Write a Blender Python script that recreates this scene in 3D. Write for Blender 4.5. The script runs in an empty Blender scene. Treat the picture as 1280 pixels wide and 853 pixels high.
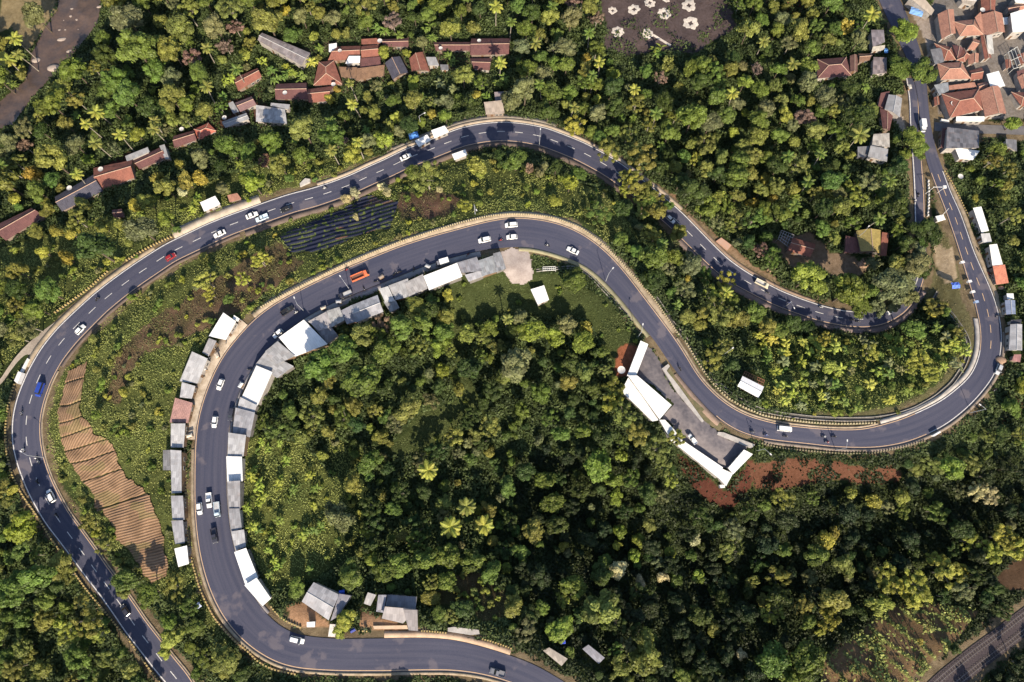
import bpy, bmesh, math, random
import numpy as np
from mathutils import Vector, Matrix
rnd = random.Random(7)
rng = np.random.default_rng(11)
scene = bpy.context.scene
COL = scene.collection
R = math.radians

# ------------------------------------------------------------------ camera
FPX = 865.0; TILT = R(14.0); DIST = 233.0
CAM = np.array([0.0, -DIST*math.sin(TILT), DIST*math.cos(TILT)])
cs, sn = math.cos(TILT), math.sin(TILT)
def ray_at(px, py, z):
    """ground point seen in direction (px,py) of the survey photo at height z"""
    a = (np.asarray(px, float)-640)/FPX; b = -(np.asarray(py, float)-426.5)/FPX
    dx = a; dy = b*cs + sn; dz = b*sn - cs
    t = (z-CAM[2])/dz
    return CAM[0]+dx*t, CAM[1]+dy*t
def proj(x, y, z):
    X = x-CAM[0]; Y = y-CAM[1]; Z = z-CAM[2]
    b = Y*cs + Z*sn; c = -Y*sn + Z*cs
    return 640+FPX*X/(-c), 426.5-FPX*b/(-c)

# ------------------------------------------------------------------ terrain relief
CTRL = [(225,853,1),(120,714,0),(40,560,0),(60,450,-1),(140,365,-3),(265,290,-6),(440,230,-9),(600,167,-12),(720,187,-13),
(845,275,-15),(950,361,-17),(1050,398,-17),(1140,365,-15),(1150,260,-12),(1152,150,-11),(1106,-10,-12),
(1177,233,-11),(1210,310,-9.5),(1238,420,-8),(1200,500,-6.5),(1100,548,-5),(980,540,-3.5),(880,480,-2.5),(800,385,-1.5),
(700,300,-1),(600,293,-.5),(450,345,0),(330,425,0),(265,520,1),(262,640,1.5),(290,750,2),(370,815,2.5),(500,820,3),(700,860,4),
(160,600,0),(150,680,0),(450,285,-5),(250,360,-3),(900,420,-10),(1000,470,-11),(1100,470,-11),(1160,430,-10.5),
(600,380,-4),(560,480,-9),(700,440,-8),(640,560,-14),(750,600,-16),(450,600,-8),(380,500,-4),(340,620,-2),(600,680,-11),(420,690,-4),
(570,760,0),(660,770,-1),(800,700,-17),(900,700,-19),(1000,650,-16),(960,610,-10),(1100,650,-18),(1200,620,-16),(1100,740,-16),(900,800,-14),
(780,820,-5),(1130,800,-9),(1240,700,-13),(1280,560,-12),(1230,830,-9),(860,530,-3),(810,450,-2.5),(910,590,-4),(780,520,-4),
(30,700,-8),(60,820,-10),(5,560,-4),(20,350,-8),(100,250,-11),(250,170,-14),(60,60,-18),(300,60,-16),(450,90,-15),(600,50,-16),
(800,60,-17),(820,160,-17),(1000,150,-16),(1000,290,-18),(1080,310,-15),(1080,120,-13),(1250,60,-11),(1240,160,-11),(1270,300,-12),
(1300,450,-11),(850,-40,-17),(-60,200,-14),(-60,480,-8),(-60,700,-14),(-40,900,-13),(1340,650,-15),(1340,850,-10),(1340,150,-12),
(640,-60,-17),(200,-60,-20),(1000,920,-12),(450,900,0),(600,900,2)]
cp = np.array([(*[float(v) for v in ray_at(a,b,c)], c) for a,b,c in CTRL])
def tps(r2): return 0.5*r2*np.log(r2+1e-9)
n = len(cp); SC = 100.0
d2 = ((cp[:,None,:2]-cp[None,:,:2])**2).sum(-1)/SC**2
K = tps(d2)+np.eye(n)*0.004
Pm = np.c_[np.ones(n), cp[:,:2]/SC]
A = np.zeros((n+3,n+3)); A[:n,:n]=K; A[:n,n:]=Pm; A[n:,:n]=Pm.T
W = np.linalg.solve(A, np.r_[cp[:,2], 0,0,0])
XL, YL = 205.0, 165.0
def traw(x, y):
    x = np.clip(np.asarray(x,float), -XL, XL)/SC; y = np.clip(np.asarray(y,float), -118, 165)/SC
    sh = x.shape; x = x.ravel(); y = y.ravel(); out = np.empty(x.size)
    for i in range(0, x.size, 40000):
        xx=x[i:i+40000]; yy=y[i:i+40000]
        r2=(xx[:,None]-cp[None,:,0]/SC)**2+(yy[:,None]-cp[None,:,1]/SC)**2
        out[i:i+40000] = tps(r2)@W[:n]+W[n]+W[n+1]*xx+W[n+2]*yy
    return out.reshape(sh)
def px2w_raw(pts):
    p = np.array(pts,float); z = np.full(len(p), -5.0)
    for _ in range(6):
        x,y = ray_at(p[:,0],p[:,1],z); z = traw(x,y)
    return np.c_[x,y]
def resample(p, step):
    p=np.asarray(p,float); s=np.r_[0,np.cumsum(np.hypot(*(np.diff(p[:,:2],axis=0)).T))]
    m=max(2,int(s[-1]/step)+1); t=np.linspace(0,s[-1],m)
    return np.c_[[np.interp(t,s,p[:,k]) for k in range(p.shape[1])]].T
def smooth(a, k):
    a=np.asarray(a,float); one=a.ndim==1
    if one: a=a[:,None]
    ker=np.hanning(2*k+3)[1:-1]; ker/=ker.sum()
    ap=np.r_[np.repeat(a[:1],k,0),a,np.repeat(a[-1:],k,0)]
    o=np.c_[[np.convolve(ap[:,j],ker,'valid') for j in range(a.shape[1])]].T
    return o[:,0] if one else o
def normals(c):
    t=np.gradient(c,axis=0); t/=np.linalg.norm(t,axis=1)[:,None]+1e-9
    return np.c_[-t[:,1],t[:,0]]

# ------------------------------------------------------------------ roads (surveyed edges)
E1=[(1115,-40),(1120,-12),(1135,20),(1150,60),(1158,95),(1160,125),(1163,155),(1171,190),(1181.6,219),(1190,242),(1201,264),(1218,313),(1232,345),(1241,365),(1249,390),(1253,415),(1252,435),(1250,451),(1244,469),(1231,487),(1215.5,505),(1197.5,520.5),(1177,535),(1156,545),(1136,553),(1115,558),(1092,561),(1066,561),(1040,560),(1014,556.6),(989,554),(965.5,551.5),(941,547),(918,538),(898,525),(880,506),(859,482),(844,463),(828,440),(815,420),(805,411),(784,383),(764,359.5),(743,339),(727.6,328.6),(704.5,319.6),(678.7,312),(655.5,308),(611,311),(567.5,321),(526,334),(485,350.5),(449,365),(418,377.6),(392,391),(377,400),(353.5,418),(330,442),(309,470),(296.5,497),(289,523),(286,549),(283.6,580),(283.6,611),(285,633),(287.5,659),(294,690),(301.6,713),(314.5,741),(330,764.5),(353.5,786),(377,795),(423,799),(475,798),(526,797),(565,799),(598,807),(629,816),(650,824),(666,829),(691.5,844),(707,853),(740,875),(790,905)]
E2=[(1080,-40),(1094,-10),(1107,20),(1128,62),(1140,90),(1148,124),(1150,155),(1154,185),(1160,210),(1170,236),(1181,264),(1197.5,313),(1213,365),(1220,390),(1224.5,410),(1225,430),(1223,446),(1213,469),(1197,484),(1177,500),(1151,513),(1125,524),(1100,531),(1079,536),(1053,536.5),(1027,535.5),(1001.5,533),(976,530),(952,524.5),(931,518),(908,505),(887.5,487),(872,469),(856.5,443),(847.5,429),(831,406),(807.6,375),(784,344),(764,321),(743,303),(720,288.6),(691.6,278),(666,274),(640,272),(611,276.5),(578,285),(539,295.6),(500.5,308),(462,323.5),(428,337.6),(392,354),(358.7,371),(333,386),(313,403),(296.5,421),(278.5,443),(265.6,466.5),(254,495),(246,523),(243,549),(242,580),(242,611),(242,633),(243.6,659),(247.5,690),(254,718),(263,744),(276,770),(291,790),(309,808),(330,822),(350,832),(371.6,837),(423,840),(475,840),(526,839),(565,839),(598,843),(629,851),(660,863),(700,885),(750,920)]
AC=[(262,915,28),(240,880,28),(223,851,28),(206,831,28),(188,807,28),(170,784,28),(156,763,28),(139,739,28),(120,714,28.5),(104,691,29),(87,668,29),(70,645,29.5),(55,618,30),(47,601,30),(38,576,30),(33,551,30),(33,524,30),(38,500,30),(49,471,29),(64,444,28.5),(83,420,28),(104,399,27),(125,379,26),(146,362,25.5),(169,345,25),(190,331,25),(213,316,24),(238,304,24),(263,292,24),(289,281,23),(339,263,23),(365,254,22.5),(389,248,22.5),(414,240,22),(441,230,22),(462,220,22),(485,210,22),(509,198,22),(533,189,22),(555,180,22),(579,171,22),(604,166,22),(628,164,22),(653,166,22),(679,171,22),(703,180,22),(725,189,22),(748,201,22),(768,213,22),(788,228,22),(808,243,22),(827,259,22),(845,275,22),(866,296,21.5),(884,314,21),(903,332,21),(924,347,21),(949,361,20.5),(973,373,20),(999,383,20),(1026,392,20),(1053,398,19.5),(1081,400,20),(1105,396,20),(1127,383,20),(1142,363,19),(1150,340,17),(1151.5,305,15),(1149.5,268,14.5),(1149,240,14),(1147,210,13),(1143.5,165,13),(1142.5,125,13),(1138,95,13)]
def build_B():
    a=resample(px2w_raw(E1),1.0); b=resample(px2w_raw(E2),0.5)
    mids=[];hw=[];j0=0
    for p in a:
        seg=b[j0:j0+120]; d=np.hypot(seg[:,0]-p[0],seg[:,1]-p[1]); j=int(d.argmin()); 
        j0=max(j0,j0+j-2); mids.append((p+seg[j])/2); hw.append(d[j]/2)
    c=np.c_[np.array(mids),hw]; c=smooth(resample(c,1.0),7); return c
def build_A():
    c=np.array(AC,float); cw=smooth(resample(c,3.0),2)
    t=np.gradient(cw[:,:2],axis=0); t/=np.linalg.norm(t,axis=1)[:,None]
    nn=np.c_[-t[:,1],t[:,0]]
    l=px2w_raw(cw[:,:2]+nn*cw[:,2:]/2); r=px2w_raw(cw[:,:2]-nn*cw[:,2:]/2)
    m=np.c_[(l+r)/2, np.hypot(*(l-r).T)/2]
    return smooth(resample(m,1.0),4)
RB=build_B(); RA=build_A()
def road_z(c): return smooth(traw(c[:,0],c[:,1]),14)
ZB=road_z(RB); ZA=road_z(RA)
RAIL=resample(px2w_raw([(1130,900),(1180,853),(1213,826),(1250,799),(1285,772),(1340,735)]),1.0)
RAIL=np.c_[smooth(RAIL,6),np.full(len(RAIL),3.6)]; ZR=smooth(traw(RAIL[:,0],RAIL[:,1]),14)
SIDE=resample(px2w_raw([(1166,158),(1185,160),(1210,161),(1240,162),(1300,164)]),1.0)
SIDE=np.c_[smooth(SIDE,3),np.full(len(SIDE),1.9)]; ZS=smooth(traw(SIDE[:,0],SIDE[:,1]),6)
BACK=resample(px2w_raw([(120,372),(100,388),(84,401),(60,418),(40,436),(22,456),(0,480),(-25,505)]),1.0)
BACK=np.c_[smooth(BACK,4),np.linspace(3.4,2.0,len(BACK))]; ZK=smooth(traw(BACK[:,0],BACK[:,1]),10)
ALLR=np.r_[np.c_[RB,ZB],np.c_[RA,ZA],np.c_[RAIL,ZR],np.c_[SIDE,ZS]]

# ------------------------------------------------------------------ terrain grid
def axis(lo,hi,st,far):
    core=np.arange(lo,hi+st/2,st); out=[];d=st;v=hi
    while v<far: d*=1.35; v+=d; out.append(v)
    lo2=[];d=st;v=lo
    while v>-far: d*=1.35; v-=d; lo2.append(v)
    return np.r_[lo2[::-1],core,out]
GX=axis(-212,212,0.75,1500.0); GY=axis(-120,178,0.75,1500.0)
gx,gy=np.meshgrid(GX,GY); H=traw(gx,gy)
def vnoise(x,y,s,seed=0):
    r=np.random.default_rng(seed); x=x/s; y=y/s
    tab=r.random((128,128))
    xi=np.floor(x).astype(int); yi=np.floor(y).astype(int); fx=x-xi; fy=y-yi
    fx=fx*fx*(3-2*fx); fy=fy*fy*(3-2*fy)
    g=lambda a,b: tab[a%128,b%128]
    return (g(xi,yi)*(1-fx)+g(xi+1,yi)*fx)*(1-fy)+(g(xi,yi+1)*(1-fx)+g(xi+1,yi+1)*fx)*fy
H=H+(vnoise(gx,gy,9,1)-.5)*1.3+(vnoise(gx,gy,3,2)-.5)*0.5
fx_,fy_,fh=gx.ravel(),gy.ravel(),H.ravel().copy()
core=np.where((np.abs(fx_)<214)&(fy_>-122)&(fy_<180))[0]
RD=np.full(fx_.size,99.0)
for i in range(0,core.size,20000):
    ix=core[i:i+20000]
    d=np.hypot(fx_[ix][:,None]-ALLR[None,:,0],fy_[ix][:,None]-ALLR[None,:,1])
    e=d-ALLR[None,:,2]; j=e.argmin(1); em=e[np.arange(len(ix)),j]; RD[ix]=em
    wgt=1/(np.maximum(e,0)+.6)**4; hr=(wgt*ALLR[None,:,3]).sum(1)/wgt.sum(1)
    k=np.clip((em-3.0)/7.0,0,1); k=k*k*(3-2*k)
    fh[ix]=fh[ix]*k+(hr-0.18)*(1-k)
H=fh.reshape(gx.shape); RDG=RD.reshape(gx.shape)
def grid_at(G,x,y):
    x=np.asarray(x,float); y=np.asarray(y,float)
    i=np.clip(np.searchsorted(GX,x)-1,0,len(GX)-2); j=np.clip(np.searchsorted(GY,y)-1,0,len(GY)-2)
    u=np.clip((x-GX[i])/(GX[i+1]-GX[i]),0,1); v=np.clip((y-GY[j])/(GY[j+1]-GY[j]),0,1)
    return (G[j,i]*(1-u)+G[j,i+1]*u)*(1-v)+(G[j+1,i]*(1-u)+G[j+1,i+1]*u)*v
def TZ(x,y): return grid_at(H,x,y)
def px2w(px,py,h=0.0):
    """world x,y,ground z of a point h above the ground surveyed at (px,py)"""
    px=np.asarray(px,float); py=np.asarray(py,float); z=np.zeros_like(px)-6
    for _ in range(7):
        x,y=ray_at(px,py,z+h); z=TZ(x,y)
    return x,y,z
def in_poly(px,py,poly):
    px=np.asarray(px,float); py=np.asarray(py,float); ins=np.zeros(px.shape,bool); P=np.array(poly,float)
    x0,y0=P[-1]
    for x1,y1 in P:
        c=((y1>py)!=(y0>py)); 
        if y1!=y0: ins^= c&(px<(x0-x1)*(py-y1)/(y0-y1)+x1)
        x0,y0=x1,y1
    return ins

# ------------------------------------------------------------------ materials
MATS={}
def newmat(name):
    m=bpy.data.materials.new(name); m.use_nodes=True; nt=m.node_tree; nt.nodes.clear()
    o=nt.nodes.new('ShaderNodeOutputMaterial'); b=nt.nodes.new('ShaderNodeBsdfPrincipled'); nt.links.new(b.outputs[0],o.inputs[0])
    return m,nt,b
def N(nt,t,**k):
    n=nt.nodes.new(t)
    for a,v in k.items(): setattr(n,a,v)
    return n
def mixc(nt,f,a,b,mode='MIX'):
    m=N(nt,'ShaderNodeMix',data_type='RGBA',blend_type=mode)
    for s,v in ((m.inputs[0],f),(m.inputs[6],a),(m.inputs[7],b)):
        if hasattr(v,'links'): nt.links.new(v,s)
        elif isinstance(v,(int,float)): s.default_value=v
        else: s.default_value=(*v[:3],1)
    return m.outputs[2]
def noise(nt,scale,coord=None,detail=4,lo=.35,hi=.65):
    n_=N(nt,'ShaderNodeTexNoise'); n_.inputs['Scale'].default_value=scale; n_.inputs['Detail'].default_value=detail
    if coord is not None: nt.links.new(coord,n_.inputs['Vector'])
    r=N(nt,'ShaderNodeMapRange'); r.inputs[1].default_value=lo; r.inputs[2].default_value=hi; nt.links.new(n_.outputs[0],r.inputs[0])
    return r.outputs[0]
def bump(nt,b,h,s=.4,d=.1):
    k=N(nt,'ShaderNodeBump'); k.inputs['Strength'].default_value=s; k.inputs['Distance'].default_value=d
    nt.links.new(h,k.inputs['Height']); nt.links.new(k.outputs[0],b.inputs['Normal'])
def plain(name,c,c2=None,rough=.8,scale=1.2,metal=0,spec=.3,bs=.0):
    if name in MATS: return MATS[name]
    m,nt,b=newmat(name); co=N(nt,'ShaderNodeTexCoord').outputs['Object']
    c2=c2 or tuple(v*.72 for v in c)
    f=noise(nt,scale,co); f2=noise(nt,scale*7,co)
    col=mixc(nt,f,c,c2); col=mixc(nt,.35,col,mixc(nt,f2,c,c2))
    nt.links.new(col,b.inputs['Base Color']); b.inputs['Roughness'].default_value=rough; b.inputs['Metallic'].default_value=metal
    b.inputs['Specular IOR Level'].default_value=spec
    if bs: bump(nt,b,f2,bs,.05)
    MATS[name]=m; return m
def roofmat(kind,c,dirt=.5):
    key='%s_roof_%d_%d_%d'%(kind,*[int(v*100) for v in c])
    if key in MATS: return MATS[key]
    m,nt,b=newmat(key); uv=N(nt,'ShaderNodeTexCoord').outputs['UV']; ob=N(nt,'ShaderNodeTexCoord').outputs['Object']
    w=N(nt,'ShaderNodeTexWave',bands_direction='X'); nt.links.new(uv,w.inputs['Vector'])
    f=noise(nt,.45,ob,5,.38,.62); g=noise(nt,3.5,ob,4,.3,.7)
    # sheets: random value per sheet
    vm=N(nt,'ShaderNodeVectorMath',operation='SNAP'); vm.inputs[1].default_value=(1.05,1.9,1); nt.links.new(uv,vm.inputs[0])
    wn=N(nt,'ShaderNodeTexWhiteNoise',noise_dimensions='2D'); nt.links.new(vm.outputs[0],wn.inputs['Vector'])
    if kind=='tile':
        w.inputs['Scale'].default_value=.55; w.inputs['Distortion'].default_value=.6
        w2=N(nt,'ShaderNodeTexWave',bands_direction='Y'); w2.inputs['Scale'].default_value=.75; nt.links.new(uv,w2.inputs['Vector'])
        col=mixc(nt,f,c,(c[0]*.5,c[1]*.5,c[2]*.6)); col=mixc(nt,g,col,(c[0]*1.35,c[1]*1.5,c[2]*1.5))
        col=mixc(nt,.25,col,mixc(nt,wn.outputs[0],(c[0]*.6,c[1]*.55,c[2]*.55),(min(c[0]*1.5,.8),c[1]*1.5,c[2]*1.5)))
        a=N(nt,'ShaderNodeMath',operation='ADD'); nt.links.new(w.outputs[1],a.inputs[0]); nt.links.new(w2.outputs[1],a.inputs[1])
        bump(nt,b,a.outputs[0],.6,.06); b.inputs['Roughness'].default_value=.85
    else:
        w.inputs['Scale'].default_value=1.1
        d=dirt; dk=tuple(v*(1-d)+x*d for v,x in zip(c,(c[0]*.42,c[1]*.42,c[2]*.46)))
        col=mixc(nt,f,c,dk)
        rust=noise(nt,.7,ob,6,.52,.68); rm=N(nt,'ShaderNodeMath',operation='MULTIPLY'); nt.links.new(rust,rm.inputs[0]); rm.inputs[1].default_value=.5*d
        col=mixc(nt,rm.outputs[0],col,(.20,.11,.07))
        stk=N(nt,'ShaderNodeMapping'); stk.inputs['Scale'].default_value=(3.5,.35,1); nt.links.new(uv,stk.inputs[0]); sn_=noise(nt,.8,stk.outputs[0],5,.42,.66)
        sm=N(nt,'ShaderNodeMath',operation='MULTIPLY'); nt.links.new(sn_,sm.inputs[0]); sm.inputs[1].default_value=.15+.6*d
        col=mixc(nt,sm.outputs[0],col,tuple(v*.42 for v in c))
        col=mixc(nt,.10+.30*d,col,mixc(nt,wn.outputs[0],tuple(v*.45 for v in c),tuple(min(v*1.7,.80) for v in c)))
        bump(nt,b,w.outputs[1],.5,.04); b.inputs['Roughness'].default_value=.6; b.inputs['Specular IOR Level'].default_value=.3
    nt.links.new(col,b.inputs['Base Color']); MATS[key]=m; return m
def leafmat(name='foliage'):
    m,nt,b=newmat(name); oi=N(nt,'ShaderNodeObjectInfo'); at=N(nt,'ShaderNodeAttribute',attribute_name='leaf')
    ob=N(nt,'ShaderNodeTexCoord').outputs['Object']
    f=noise(nt,.55,ob,3,.3,.7)
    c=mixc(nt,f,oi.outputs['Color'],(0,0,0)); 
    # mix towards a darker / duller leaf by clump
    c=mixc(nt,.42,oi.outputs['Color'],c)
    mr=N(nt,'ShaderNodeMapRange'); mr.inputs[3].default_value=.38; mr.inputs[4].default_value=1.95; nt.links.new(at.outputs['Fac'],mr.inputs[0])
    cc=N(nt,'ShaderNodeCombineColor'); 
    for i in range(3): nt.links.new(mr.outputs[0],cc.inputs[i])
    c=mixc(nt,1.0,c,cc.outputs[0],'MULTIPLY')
    rr=N(nt,'ShaderNodeMapRange'); rr.inputs[3].default_value=.470; rr.inputs[4].default_value=.508; nt.links.new(oi.outputs['Random'],rr.inputs[0])
    hs=N(nt,'ShaderNodeHueSaturation'); nt.links.new(c,hs.inputs['Color']); nt.links.new(rr.outputs[0],hs.inputs['Hue'])
    nt.links.new(hs.outputs[0],b.inputs['Base Color']); b.inputs['Roughness'].default_value=.55; b.inputs['Specular IOR Level'].default_value=.25
    tr=N(nt,'ShaderNodeBsdfTranslucent'); nt.links.new(hs.outputs[0],tr.inputs[0]); ms=N(nt,'ShaderNodeMixShader'); ms.inputs[0].default_value=.22
    out=[x for x in nt.nodes if x.type=='OUTPUT_MATERIAL'][0]
    nt.links.new(b.outputs[0],ms.inputs[1]); nt.links.new(tr.outputs[0],ms.inputs[2]); nt.links.new(ms.outputs[0],out.inputs[0])
    MATS[name]=m; return m
def vcolmat(name,scale=.8,amp=.5,rough=.9,bs=.6):
    m,nt,b=newmat(name); at=N(nt,'ShaderNodeAttribute',attribute_name='Col'); ob=N(nt,'ShaderNodeTexCoord').outputs['Object']
    f=noise(nt,scale,ob,6,.3,.7); g=noise(nt,scale*5,ob,4,.3,.7)
    c=mixc(nt,f,at.outputs['Color'],mixc(nt,1.0,at.outputs['Color'],(amp,amp*.95,amp*.85),'MULTIPLY'))
    c=mixc(nt,.5,c,mixc(nt,g,c,mixc(nt,1.0,at.outputs['Color'],(1.35,1.3,1.2),'MULTIPLY')))
    nt.links.new(c,b.inputs['Base Color']); b.inputs['Roughness'].default_value=rough; b.inputs['Specular IOR Level'].default_value=.1
    bump(nt,b,g,bs,.25); MATS[name]=m; return m
LEAF=leafmat()
def bark(name,c): return plain(name,c,tuple(v*.5 for v in c),.9,2.0,bs=.3)
M_BARK=bark('bark',(.13,.10,.075)); M_PALE=bark('pale_bark',(.34,.30,.25)); 
M_SKY=None

# ------------------------------------------------------------------ object helpers
def link(o,parent=None):
    COL.objects.link(o)
    if parent is not None: o.parent=parent
    return o
def tag(o,label=None,cat=None,group=None,kind=None):
    if label: o['label']=label
    if cat: o['category']=cat
    if group: o['group']=group
    if kind: o['kind']=kind
    return o
def mesh_np(name,V,F,mat,uv=None,smooth_=False):
    """V (n,3), F (m,k) equal-size faces"""
    me=bpy.data.meshes.new(name); V=np.asarray(V,np.float32); F=np.asarray(F,np.int32); m_,k=F.shape
    me.vertices.add(len(V)); me.vertices.foreach_set('co',V.ravel()); me.loops.add(F.size); me.loops.foreach_set('vertex_index',F.ravel())
    me.polygons.add(m_); me.polygons.foreach_set('loop_start',np.arange(0,F.size,k,dtype=np.int32)); me.polygons.foreach_set('loop_total',np.full(m_,k,np.int32))
    me.update(calc_edges=True)
    if uv is not None:
        l=me.uv_layers.new(name='UVMap'); l.data.foreach_set('uv',np.asarray(uv,np.float32)[F.ravel()].ravel())
    if smooth_: me.polygons.foreach_set('use_smooth',np.ones(m_,bool))
    for mm in (mat if isinstance(mat,(list,tuple)) else [mat]): me.materials.append(mm)
    me.validate(); return me
def obj(name,me,parent=None,loc=(0,0,0),rz=0):
    o=bpy.data.objects.new(name,me); o.location=loc; o.rotation_euler=(0,0,rz); return link(o,parent)
def empty(name,loc,rz=0):
    o=bpy.data.objects.new(name,None); o.empty_display_size=.5; o.location=loc; o.rotation_euler=(0,0,rz); return link(o)
class MB:
    """collects boxes, tubes and free faces into ONE mesh"""
    def __init__(s): s.v=[]; s.f=[]; s.mi=[]; s.uv=[]
    def face(s,pts,mi=0,uv=None):
        b=len(s.v); s.v+= [tuple(p) for p in pts]; s.f.append(tuple(range(b,b+len(pts)))); s.mi.append(mi)
        s.uv.append(uv or [(p[0],p[1]) for p in pts])
    def prism(s,bot,top,mi=0):
        n_=len(bot)
        for i in range(n_):
            j=(i+1)%n_; L=math.dist(bot[i],bot[j]); hh=math.dist(bot[i],top[i])
            s.face([bot[i],bot[j],top[j],top[i]],mi,[(0,0),(L,0),(L,hh),(0,hh)])
        s.face(list(top),mi); s.face(list(bot)[::-1],mi)
    def box(s,c,d,mi=0,rz=0):
        x,y,z=c; a,b,h=d[0]/2,d[1]/2,d[2]/2; co,si=math.cos(rz),math.sin(rz)
        q=[(x+u*co-v*si,y+u*si+v*co) for u,v in((-a,-b),(a,-b),(a,b),(-a,b))]
        s.prism([(p[0],p[1],z-h) for p in q],[(p[0],p[1],z+h) for p in q],mi)
    def tube(s,pts,rads,n_=6,mi=0,cap=True):
        rings=[]
        for i,p in enumerate(pts):
            p=Vector(p); a=Vector(pts[max(i-1,0)]); b=Vector(pts[min(i+1,len(pts)-1)]); t=(b-a).normalized()
            u=t.orthogonal().normalized(); 
            if abs(t.z)<.95: u=t.cross(Vector((0,0,1))).normalized()
            else: u=Vector((1,0,0))-t*t.x; u.normalize()
            w=t.cross(u); rings.append([tuple(p+(u*math.cos(k*2*math.pi/n_)+w*math.sin(k*2*math.pi/n_))*rads[i]) for k in range(n_)])
        b0=len(s.v)
        for r in rings: s.v+=r
        for i in range(len(rings)-1):
            for k in range(n_):
                s.f.append((b0+i*n_+k,b0+i*n_+(k+1)%n_,b0+(i+1)*n_+(k+1)%n_,b0+(i+1)*n_+k)); s.mi.append(mi); s.uv.append([(0,0)]*4)
        if cap:
            s.f.append(tuple(b0+(len(rings)-1)*n_+k for k in range(n_))); s.mi.append(mi); s.uv.append([(0,0)]*n_)
            s.f.append(tuple(b0+k for k in range(n_))[::-1]); s.mi.append(mi); s.uv.append([(0,0)]*n_)
    def mesh(s,name,mat,smooth_=False):
        me=bpy.data.meshes.new(name); me.from_pydata(s.v,[],s.f); l=me.uv_layers.new(name='UVMap')
        fl=[c for u in s.uv for p in u for c in p]; l.data.foreach_set('uv',fl)
        for mm in (mat if isinstance(mat,(list,tuple)) else [mat]): me.materials.append(mm)
        me.polygons.foreach_set('material_index',s.mi)
        if smooth_: me.polygons.foreach_set('use_smooth',[True]*len(s.f))
        me.update(); return me
    def build(s,name,mat,parent=None,loc=(0,0,0),rz=0,smooth_=False): return obj(name,s.mesh(name,mat,smooth_),parent,loc,rz)
def copy_tree(o,parent=None):
    c=o.copy(); COL.objects.link(c); c.parent=parent
    for ch in o.children: 
        if ch.name!=c.name: copy_tree(ch,c)
    return c
def setcol(me,cols):
    a=me.color_attributes.new('Col','FLOAT_COLOR','POINT'); c=np.ones((len(cols),4),np.float32); c[:,:3]=cols; a.data.foreach_set('color',c.ravel())
# ------------------------------------------------------------------ regions of the ground (surveyed outlines)
def Z(ox,oy,pts,s=3.879): return [(ox+x/s,oy+y/s) for x,y in pts]
PLOUGH=Z(0,420,[(420,130),(330,170),(300,280),(285,360),(290,480),(310,560),(350,650),(400,720),(440,760),(470,853)])+Z(0,633,[(500,20),(560,130),(620,220),(680,300),(740,375),(810,340),(815,250),(800,150),(750,0)])+Z(0,420,[(745,830),(735,770),(640,700),(590,640),(560,540),(460,470),(405,400),(385,330),(410,220)])
BLACKF=Z(320,210,[(110,330),(190,425),(330,400),(500,330),(650,300),(690,170),(560,130),(430,190),(250,265)])
BURNT=Z(640,0,[(440,-60),(430,40),(455,140),(440,220),(560,270),(740,245),(880,260),(1000,200),(1090,130),(1060,40),(1020,-60)])
STREAM=Z(0,0,[(290,-60),(270,60),(200,160),(150,260),(120,390),(20,470),(-60,540),(-60,640),(60,610),(150,490),(240,390),(330,300),(410,200),(480,110),(500,-60)])
SANDBANK=Z(0,0,[(-60,-60),(290,-60),(260,70),(190,170),(140,250),(90,200),(60,130),(-60,180)])
LOT=Z(640,420,[(640,30),(665,45),(712,120),(740,150),(735,200),(790,275),(850,330),(930,415),(1000,465),(1090,505),(1165,530),(1125,560),(1050,650),(1000,640),(840,520),(720,400),(775,335),(600,190)])
LOT2=Z(640,210,[(0,380),(60,395),(105,440),(105,540),(60,570),(0,565),(-30,520),(-60,480),(-50,400)])
CUT=Z(640,420,[(800,560),(880,620),(1000,720),(1040,745),(1165,590),(1180,640),(1170,720),(1120,800),(1050,840),(960,810),(880,740),(820,650)])
CUT2=Z(950,420,[(-60,620),(60,600),(200,590),(380,610),(500,640),(680,640),(690,700),(540,720),(300,700),(150,730),(50,760),(-20,740)])
TERR=Z(950,633,[(300,740),(460,620),(530,560),(600,520),(660,470),(740,500),(800,470),(940,480),(1060,500),(960,640),(860,740),(860,853),(820,920),(280,920)])
TERR2=Z(950,633,[(1180,290),(1300,230),(1300,400),(1180,400),(1130,350)])
DIRT1=Z(640,420,[(520,40),(610,40),(600,110),(555,190),(500,210),(490,140)])
YARD=[(964,300),(985,330),(1000,345),(1010,330),(1045,345),(1075,345),(1085,335),(1060,315),(1040,318),(1015,290)]
GRASSR=[(1160,285),(1175,270),(1190,290),(1200,340),(1215,380),(1222,410),(1222,445),(1205,475),(1170,503),(1120,522),(1060,530),(980,524),(990,515),(1060,518),(1120,508),(1170,480),(1205,440),(1205,420),(1190,395),(1170,375),(1155,380),(1158,350),(1170,330),(1165,300)]
DIRTR=Z(950,210,[(850,380),(930,380),(960,440),(950,540),(900,560),(860,520),(830,440)])
OPENG=[(560,345),(640,335),(700,345),(760,375),(800,430),(785,455),(760,450),(735,400),(640,395),(600,400),(560,470),(575,500),(520,520),(480,570),(540,570),(600,500),(560,420)]
SCRUBRED=Z(320,210,[(690,120),(900,110),(1000,150),(900,240),(700,260),(680,180)])
SCRUBL=[(300,330),(345,300),(360,315),(380,330),(300,390),(240,420),(180,440),(160,470),(150,510),(130,500),(150,440),(190,400)]
BROWNB=Z(320,633,[(900,400),(1000,310),(1100,320),(1160,380),(1230,420),(1240,530),(1100,560),(1000,470),(880,500),(830,460)])
HOUSEYARD=Z(320,633,[(140,490),(230,460),(350,560),(410,610),(350,635),(250,620),(150,560)])
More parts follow.
